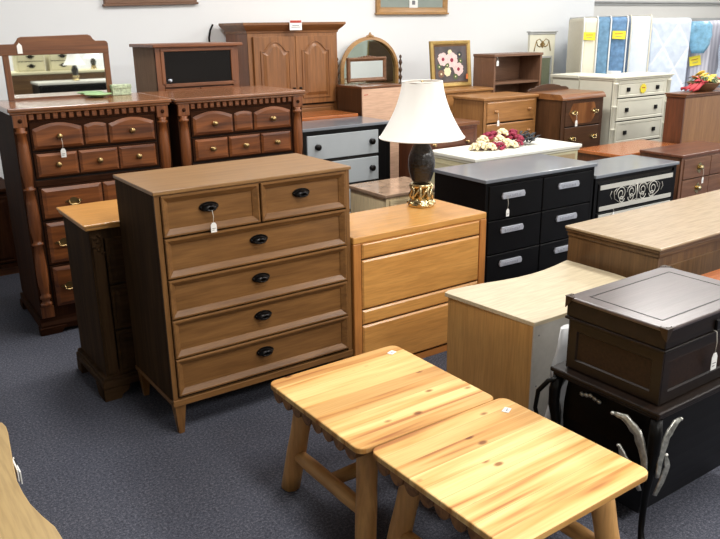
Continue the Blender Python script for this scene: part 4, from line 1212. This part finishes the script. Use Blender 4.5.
def waterfall():
    w, d, h = .57, .43, 1.105
    t = thing('vanity_chest', 'dark wood waterfall edge chest with burl drawer and curved back rail', 'chest of drawers', (5.43, 4.66, 0))
    k = M['waterfall']
    carcass(t, w, d, .06, h-.05, k['Z'], k['Z'], .045, .02)
    # rounded front edge top
    prof = [(d, h-.05), (d, h)]+[(-.02+.05-.05*math.sin(PI/2*a/6), h-.05+.05*math.cos(PI/2*a/6)) for a in range(7)]
    MB().prism(prof, -.012, w+.012, 'YZ').build('top', M['veneer']['X'], t)
    cre = [(-.0, h-.004), (.56, h-.004), (.56, h+.012), (.52, h+.03), (.45, h+.034), (.43, h+.045), (.35, h+.058), (.27, h+.064), (.19, h+.058), (.11, h+.045), (.09, h+.034), (.04, h+.03), (.0, h+.012)]
    MB().prism(cre, d-.02, d, 'XZ', .003).build('back_rail', k['X'], t)
    z = h-.065
    for i in range(4):
        dr = drawer(t, .05, w-.05, z-.225, z, k['X'])
        if i == 0:
            MB().prism([(.09, z-.11), (.14, z-.02), (w-.14, z-.02), (w-.09, z-.11), (w-.17, z-.205), (.17, z-.205)], -.012, -.009, 'XZ').build('veneer_inlay', M['veneer']['Z'], dr)
        for x in (.15, w-.13): bail(dr, x, z-.1, -.012, M['brass'], .95)
        z -= .235
    for x in (0, w-.05):
        for y in (0, d-.05): MB().box(x, x+.05, y, y+.05, 0, .06, .004).build('foot', k['Z'], t)
    hang_tag(t, (.15, -.048, h-.065-.12), 'white price tag hanging from the waterfall chest top drawer', .045, .03, .055)
waterfall()

def cream_chest():
    w, d, h = .90, .4, 1.222
    t = thing('chest_of_drawers', 'tall cream painted chest with framed drawers and square black knobs', 'chest of drawers', (6.17, 4.69, 0))
    c = M['cream']
    carcass(t, w, d, .1, h-.03, c, c, .07, .03)
    MB().box(-.02, w+.02, -.03, d, h-.018, h, .005).box(-.01, w+.01, -.018, d, h-.034, h-.018, .005).build('top', c, t)
    for x in (.03, w-.03):
        prof = []
        for k in range(5):
            z0 = .1+k*.215; prof += [(.024, z0), (.024, z0+.19), (.03, z0+.196), (.03, z0+.205), (.024, z0+.21)]
        MB().lathe(prof, (x, -.002, 0), 14).build('corner_post', c, t)
    z = h-.045
    for i, rh in enumerate((.165, .22, .22, .22, .22)):
        dr = drawer(t, .075, w-.075, z-rh+.012, z, c, INSET)
        for x in (.22, w-.22):
            zz = z-rh/2+.004; MB().box(x-.02, x+.02, -.024, -.005, zz-.02, zz+.02, .005).build('knob', M['bronze'], dr)
        z -= rh
    for x in (0, w-.06):
        for y in (0, d-.06): MB().box(x, x+.06, y, y+.06, 0, .1, .006).build('foot', c, t)
    s = MB().prism([(.055*(1 if k % 2 == 0 else .74)*math.cos(2*PI*k/20), .052*(1 if k % 2 == 0 else .74)*math.sin(2*PI*k/20)) for k in range(20)], -.003, 0, 'XZ', m=M['yellow'])
    s.box(-.025, .025, -.0036, -.003, .004, .012, m=M['redink'])
    o = s.build('sale_sticker'); o.location = W(t, (w/2, -.0125, h-.125)); tag(o, 'yellow starburst sticker on the top drawer of the cream chest', 'sticker')
    t = thing('cabinet', 'plain cream cabinet standing right behind the cream chest of drawers', 'cabinet', (6.19, 5.115, 0))
    MB().box(0, .38, 0, .34, .04, h-.03, .003).build('carcass', c, t)
    MB().box(-.02, .4, 0, .36, h-.03, h, .005).build('top', c, t)
    MB().box(.02, .36, .02, .32, 0, .04).build('plinth', c, t)
cream_chest()

def right_brown():
    w, d, h = .9, .18, 1.12
    t = thing('bookcase_cabinet', 'tall brown cabinet at the right edge carrying a basket of bright flowers', 'cabinet', (6.10, 3.885, 0))
    r = M['redbrown']; b = M['dresser_brown']
    MB().box(0, .02, 0, d, .05, h-.03, .002, 1, r['Z']).box(.02, w, .012, d, .05, h-.03, .0, 1, r['Z']).build('carcass', None, t)
    MB().box(.02, w-.02, 0, .012, .06, h-.035, .002, 1).build('front_panel', M['rb_front']['Z'], t)
    MB().box(-.025, w+.02, -.03, d+.01, h-.014, h, .005).box(-.018, w+.012, -.018, d, h-.034, h-.013, .008, 3).build('top', b['X'], t)
    MB().box(-.006, w, -.008, d, 0, .06, .005).build('plinth', r['X'], t)
right_brown()

def flower_basket():
    random.seed(21)
    t = thing('flower_basket', 'wicker basket of yellow and red artificial flowers on the right brown cabinet', 'flowers', (6.50, 3.975, 1.121))
    MB().lathe([(.07, 0), (.1, .03), (.115, .05), (.118, .056), (.108, .05), (.06, .01), (.0005, .008)], (0, 0, 0), 24).build('basket', M['basket'], t)
    def blossom(mat):
        b = MB()
        for k in range(9):
            a = 2*PI*k/9; b.tube([(0, 0, 0), (.018*math.cos(a), .018*math.sin(a), .012), (.034*math.cos(a), .034*math.sin(a), .008)], [.004, .011, .003], 6, None, True, .4)
        b.blob((0, 0, .012), .011, sub=1)
        return b.build('blossom', mat, t)
    spots = [(0, 0, .09, 'petal_yellow'), (.05, -.03, .08, 'petal_yellow'), (-.04, -.05, .075, 'petal_yellow'), (.08, .02, .075, 'ivory'), (.03, .05, .1, 'petal_yellow'), (-.06, .03, .07, 'petal_orange'), (.1, -.05, .06, 'petal_red'), (-.09, -.02, .06, 'petal_red'), (.02, -.08, .06, 'ivory'), (.12, 0, .06, 'petal_orange'), (.07, .07, .07, 'petal_red'), (-.1, -.06, .045, 'petal_red'), (.06, -.075, .05, 'petal_yellow')]
    pr = {}
    for x, y, z, m in spots:
        if m not in pr: pr[m] = o = blossom(M[m])
        else: o = pr[m].copy(); C.objects.link(o); o.parent = t
        o.location = (x, y, z); o.rotation_euler = (random.uniform(-.5, .5), random.uniform(-.5, .5), random.uniform(0, 6)); o.scale = (1.15, 1.15, 1.15)
    b = MB()
    for k in range(40):
        a = random.uniform(0, 2*PI); r0, r1 = random.uniform(0, .06), random.uniform(.08, .15); z = random.uniform(.045, .08)
        b.tube([(r0*math.cos(a), r0*math.sin(a), z), ((r0+r1)/2*math.cos(a), (r0+r1)/2*math.sin(a), z+.015), (r1*math.cos(a), r1*math.sin(a), z-.005)], [.003, .011, .001], 6, None, True, .3)
    b.build('foliage', M['leafgreen'], t)
    # red cloth ribbon draped to the left
    rb = MB()
    for s in range(4):
        pts = [(-.08-.02*s, -.05+.02*s, .05), (-.12-.01*s, -.06+.03*s, .055-.01*s), (-.16-.01*s, -.05+.035*s, .02), (-.19, -.04+.03*s, .008)]
        rb.tube(pts, [.012, .018, .018, .006], 8, None, True, .5)
    rb.build('ribbon', M['petal_red'], t)
    t.scale = (1.2, 1.2, 1.35)
flower_basket()

def red_table():
    w, d, h = .8, .43, .70
    t = thing('low_chest', 'glossy orange red wood topped chest behind the ornate black dresser', 'chest', (5.165, 3.80, 0))
    w = .86
    MB().box(0, w, .01, d, .05, h-.03, .003).build('carcass', M['redbrown']['Z'], t)
    for x0, x1 in ((.03, w/2-.004), (w/2+.004, w-.03)):
        for z0, z1 in ((.08, .36), (.37, .66)): 
            dr = MB().frame(x0, x1, z0, z1, [(0, .012), (0, .002), (.003, 0), (.004, 0)]).build('drawer', M['redbrown']['X'], t); knob(dr, (x0+x1)/2, (z0+z1)/2, 0, M['brass_old'])
    MB().box(-.012, w+.012, -.012, d+.01, h-.03, h, .005).build('top', M['orange']['X'], t)
    MB().box(.01, w-.01, .02, d, 0, .06).build('plinth', M['redbrown']['X'], t)
red_table()
def red_stool():
    w, d, h = .42, .34, .62
    t = thing('side_table', 'small reddish wood table at the right edge behind the jewelry chest', 'table', (3.02, 1.46, 0))
    MB().box(0, w, 0, d, h-.025, h, .006, 3).build('tabletop', M['orange']['X'], t)
    MB().box(.03, w-.03, .03, d-.03, h-.1, h-.026).build('apron', M['redbrown']['X'], t)
    for x in (.025, w-.065):
        for y in (.025, d-.065): MB().loft([[(x, y, h-.026), (x+.04, y, h-.026), (x+.04, y+.04, h-.026), (x, y+.04, h-.026)], [(x+.008, y+.008, 0), (x+.032, y+.008, 0), (x+.032, y+.032, 0), (x+.008, y+.032, 0)]]).build('leg', M['redbrown']['Z'], t)
red_stool()

# ================================================================== MATTRESSES
def mattress(u, v, th, rot, mat, label, h=1.77, L=.92, pipe=None):
    t = thing('mattress', label, 'mattress', (u, v, 0), rot, 'mattresses standing on end by the wall')
    poly = rect_poly(0, L, 0.0, h, .05, 5)
    b = MB().prism([(p[0], p[1]) for p in poly], 0, th, 'YZ', min(.035, th*.2))
    b.build('pad', mat, t)
    if pipe:
        for x in (.012, th-.012):
            pts = [(x, p[0], p[1]) for p in rect_poly(-.006, L+.006, .004, h+.006, .06, 5)]
            MB().tube(pts+[pts[0]], .008, 6, None, False).build('piping', pipe, t)
    return t
mt = [
 mattress(6.655, 5.50, .165, -40, M['mat_cream2'], 'cream mattress standing on end, leftmost of the upright row', 1.768, .9, M['piping']),
 mattress(6.875, 5.50, .16, -40, M['mat_blue'], 'light blue patterned mattress standing between cream one and darker blue one', 1.776, .9, M['piping']),
 mattress(7.09, 5.50, .20, -40, M['mat_blue2'], 'blue damask mattress carrying a yellow card, right of light blue one', 1.776, .9, M['piping']),
 mattress(7.44, 5.50, .24, -38, M['mat_white'], 'white mattress standing on end between the blue and the diamond quilted ones', 1.784, .9, M['mat_cream2']),
 mattress(7.84, 5.50, .46, -33, M['mat_quilt'], 'thick white diamond quilted mattress standing on end', 1.76, .8, None),
 mattress(8.60, 5.46, .24, -30, M['mat_gray'], 'gray plastic wrapped mattress draped with a blue bag, near photo right edge', 1.72, .9, None),
 mattress(8.92, 5.46, .40, -30, M['mat_gray'], 'gray plastic wrapped mattress at the right edge of the photo', 1.73, .9, None),
]
# yellow cards
def card(t, p, label, w=.085, h=.075, tilt=0, mat=None):
    b = MB().prism([(-w/2, -h*.42), (w/2, -h*.5), (w/2, h*.45), (-w/2, h*.5)], -.003, 0, 'XZ', m=mat or M['yellow'])
    b.box(-w*.3, w*.3, -.0038, -.003, h*.12, h*.18, m=M['redink']).box(-w*.25, w*.25, -.0038, -.003, -h*.18, -h*.13, m=M['ink'])
    o = b.build('price_card'); o.location = W(t, p); o.rotation_euler = (0, tilt, t.rotation_euler.z); tag(o, label, 'price card')
card(mt[0], (.07, -.016, 1.585), 'yellow price card on the leftmost cream mattress', .12, .085)
card(mt[2], (.1, -.022, 1.59), 'yellow price card on the darker blue mattress', .14, .09)
card(mt[5], (.045, -.014, 1.27), 'yellow price card on the gray plastic wrapped mattress', .14, .12, -.2)
card(mt[2], (.08, -.022, 1.17), 'small white sheet pinned low on the darker blue mattress', .15, .10, 0, M['paper'])
# blue plastic draped over wrapped mattress
random.seed(9)
b = MB(); rings = []
for j in range(8):
    u = j/7; ring = []
    for k in range(18):
        a = 2*PI*k/18; r = (.05+.09*abs(math.sin(2.2*u+.7)))*(1+random.uniform(-.2, .2))
        ring.append((r*math.cos(a), .05*(1-u*.6)*math.sin(a)*(1+random.uniform(-.1, .1)), -u*.36))
    rings.append(ring)
b.loft(rings, True, True, M['plastic'], True)
o = b.build('plastic_bag'); o.location = (8.56, 5.36, 1.72); o.rotation_euler = (0, 0, math.radians(-30))
tag(o, 'light blue plastic bag draped over the wrapped mattress at upper right', 'bag')
b = MB(); rings = []
for j in range(10):
    u = j/9; ring = []
    for k in range(24):
        a = 2*PI*k/24; fold = 1+.16*math.sin(5*a+u*3)+random.uniform(-.05, .05)
        ring.append((.17*(1+.1*u)*math.cos(a)*fold, .03*math.sin(a)*fold, -u*.75))
    rings.append(ring)
b.loft(rings, True, True, M['clearwrap'], True)
o = b.build('plastic_sheet'); o.location = (9.08, 5.22, 1.71); o.rotation_euler = (0, 0, math.radians(-30))
tag(o, 'clear crumpled plastic sheet hanging over the mattress at photo right edge', 'plastic sheet')

# ================================================================== WALL FRAMES (cut by top of photo)
def wall_frame(x0, x1, z0, h, fm, label, inside, roll=0.0):
    t = thing('wall_frame', label, 'picture frame', (x0, YB-.002, z0)); w = x1-x0
    t.rotation_euler = (0, math.radians(roll), 0)
    b = MB().frame(0, w, 0, h, [(0, 0), (0, -.03), (.01, -.035), (.05, -.02), (.058, -.012)], None, False); b.build('frame', fm, t)
    MB().box(.05, w-.05, -.012, -.004, .05, h-.05).build('backing', inside, t)
    MB().box(-.012, w+.012, -.04, 0, -.012, .006, .004).build('bottom_edge', fm, t)
    return t
wall_frame(1.992, 2.785, 1.908, .45, M['shelfwood']['X'], 'brown framed panel hanging on the wall above dresser mirror and cherry chests', M['shelfwood']['X'], -1.5)
f2 = wall_frame(4.70, 5.63, 1.838, .5, M['oak_frame']['X'], 'light oak framed mirror hanging on the wall above the lamp', M['greenish'])
o = MB().box(-.055, .055, -.002, 0, 0, .12, m=M['paper']).box(-.02, .02, -.003, -.002, .03, .07, m=M['ink']).build('price_card'); o.location = W(f2, (.475, -.016, .055)); tag(o, 'white price card with dark mark on the oak framed wall mirror', 'price card')

# cable on the wall beside the armoire
cb = MB().tube([(2.93, 6.494, 1.75), (2.90, 6.493, 1.70), (2.885, 6.493, 1.64), (2.90, 6.494, 1.2), (2.91, 6.494, .02)], .008, 6, M['black'])
tag(cb.build('cable'), 'thin dark cable looping down the wall beside the armoire', 'cable')

# ================================================================== WHAT THE DRESSER MIRROR REFLECTS (stands behind the camera)
def reflected():
    t = thing('dresser', 'black dresser with silver edge trim seen only in the dresser mirror', 'dresser', (3.05, -.40, 0), 180)
    w, d, h = 1.0, .45, 1.1
    carcass(t, w, d, .05, h-.02, M['black'], M['black'], .03, .02)
    MB().box(-.012, w+.012, -.016, d, h-.03, h, .004).build('top', M['silver'], t)
    z = h-.05
    for i in range(4):
        dr = drawer(t, .033, w-.033, z-.24, z, M['black']); bar_pull(dr, w/2, z-.1, -.009); z -= .25
    MB().box(0, w, .012, d, 0, .06).build('plinth', M['black'], t)
    MB().box(0, .03, -.006, .0, .05, h-.03).build('corner_trim', M['silver'], t)
    t = thing('console_table', 'long cream console seen only in the dresser mirror', 'table', (4.2, -1.35, 0), 180)
    MB().box(-.02, 2.6, -.02, .5, 1.16, 1.195, .006).build('top', M['cream_worn'], t)
    MB().box(0, 2.58, 0, .48, .0, 1.16).build('carcass', M['brown']['X'], t)
    for k, x in enumerate((2.36, 2.78)):
        t = thing('small_chest', ('cream small chest at the left of the console in the mirror', 'cream small chest beside the lamp in the mirror')[k], 'chest of drawers', (x, -1.45, 1.196), 180)
        carcass(t, .36, .3, 0, .26, M['cream_worn'], M['cream_worn'], .015, .012)
        MB().box(-.01, .37, -.012, .3, .26, .28, .004).build('top', M['cream_worn'], t)
        for z0 in (.015, .14):
            dr = drawer(t, .018, .342, z0, z0+.115, M['cream_worn']); bail(dr, .18, z0+.06, -.009, M['bronze'], 1.1)
reflected()
l2 = table_lamp((2.56, -.62, 1.101), 'white shaded lamp on the silver trimmed black dresser, seen in the dresser mirror')
l2.scale = (.6, .6, .52)
l3 = table_lamp((3.05, -1.6, 1.196), 'small white shaded lamp on the cream console, seen in the dresser mirror')
l3.scale = (.55, .55, .40)

# ================================================================== LIGHT
def area(x, y, z, sx, sy, p, col=(1, .975, .94), rot=(0, 0, 0)):
    L = bpy.data.lights.new('ceiling_fluorescent', 'AREA'); L.shape = 'RECTANGLE'; L.size = sx; L.size_y = sy; L.energy = p; L.color = col
    o = bpy.data.objects.new('ceiling_fluorescent', L); C.objects.link(o); o.location = (x, y, z); o.rotation_euler = rot
for x in (1.5, 4.2, 6.9, 9.6):
    for y in (-1.8, 1.2, 4.2):
        area(x, y, ZC-.06, .5, 1.3, 84*{-1.8: 1.3, 1.2: .85, 4.2: .95}[y]*(.75 if x < 2 else 1)*(.8 if x > 6 else 1))
w = bpy.data.worlds.new('World'); bpy.context.scene.world = w; w.use_nodes = True
w.node_tree.nodes['Background'].inputs[0].default_value = (.9, .95, 1, 1); w.node_tree.nodes['Background'].inputs[1].default_value = .15

# ================================================================== CAMERA
F, PITCH, ROLL, YAW = 756.89, .308631, -.0150765, math.radians(34.5)
cam = bpy.data.cameras.new('camera'); co = bpy.data.objects.new('camera', cam); C.objects.link(co)
cam.sensor_fit = 'HORIZONTAL'; cam.sensor_width = 36; cam.lens = F/720*36; cam.clip_start = .05
fwd = Vector((math.sin(YAW)*math.cos(PITCH), math.cos(YAW)*math.cos(PITCH), -math.sin(PITCH)))
up0 = Vector((math.sin(YAW)*math.sin(PITCH), math.cos(YAW)*math.sin(PITCH), math.cos(PITCH)))
r0 = Vector((math.cos(YAW), -math.sin(YAW), 0))
r = r0*math.cos(ROLL)+up0*math.sin(ROLL); up = up0*math.cos(ROLL)-r0*math.sin(ROLL)
mx = Matrix((r, up, -fwd)).transposed().to_4x4(); mx.translation = Vector((0, 0, 1.7)); co.matrix_world = mx
sc = bpy.context.scene; sc.camera = co
sc.view_settings.view_transform = 'Standard'; sc.view_settings.look = 'None'; sc.view_settings.exposure = 0.0
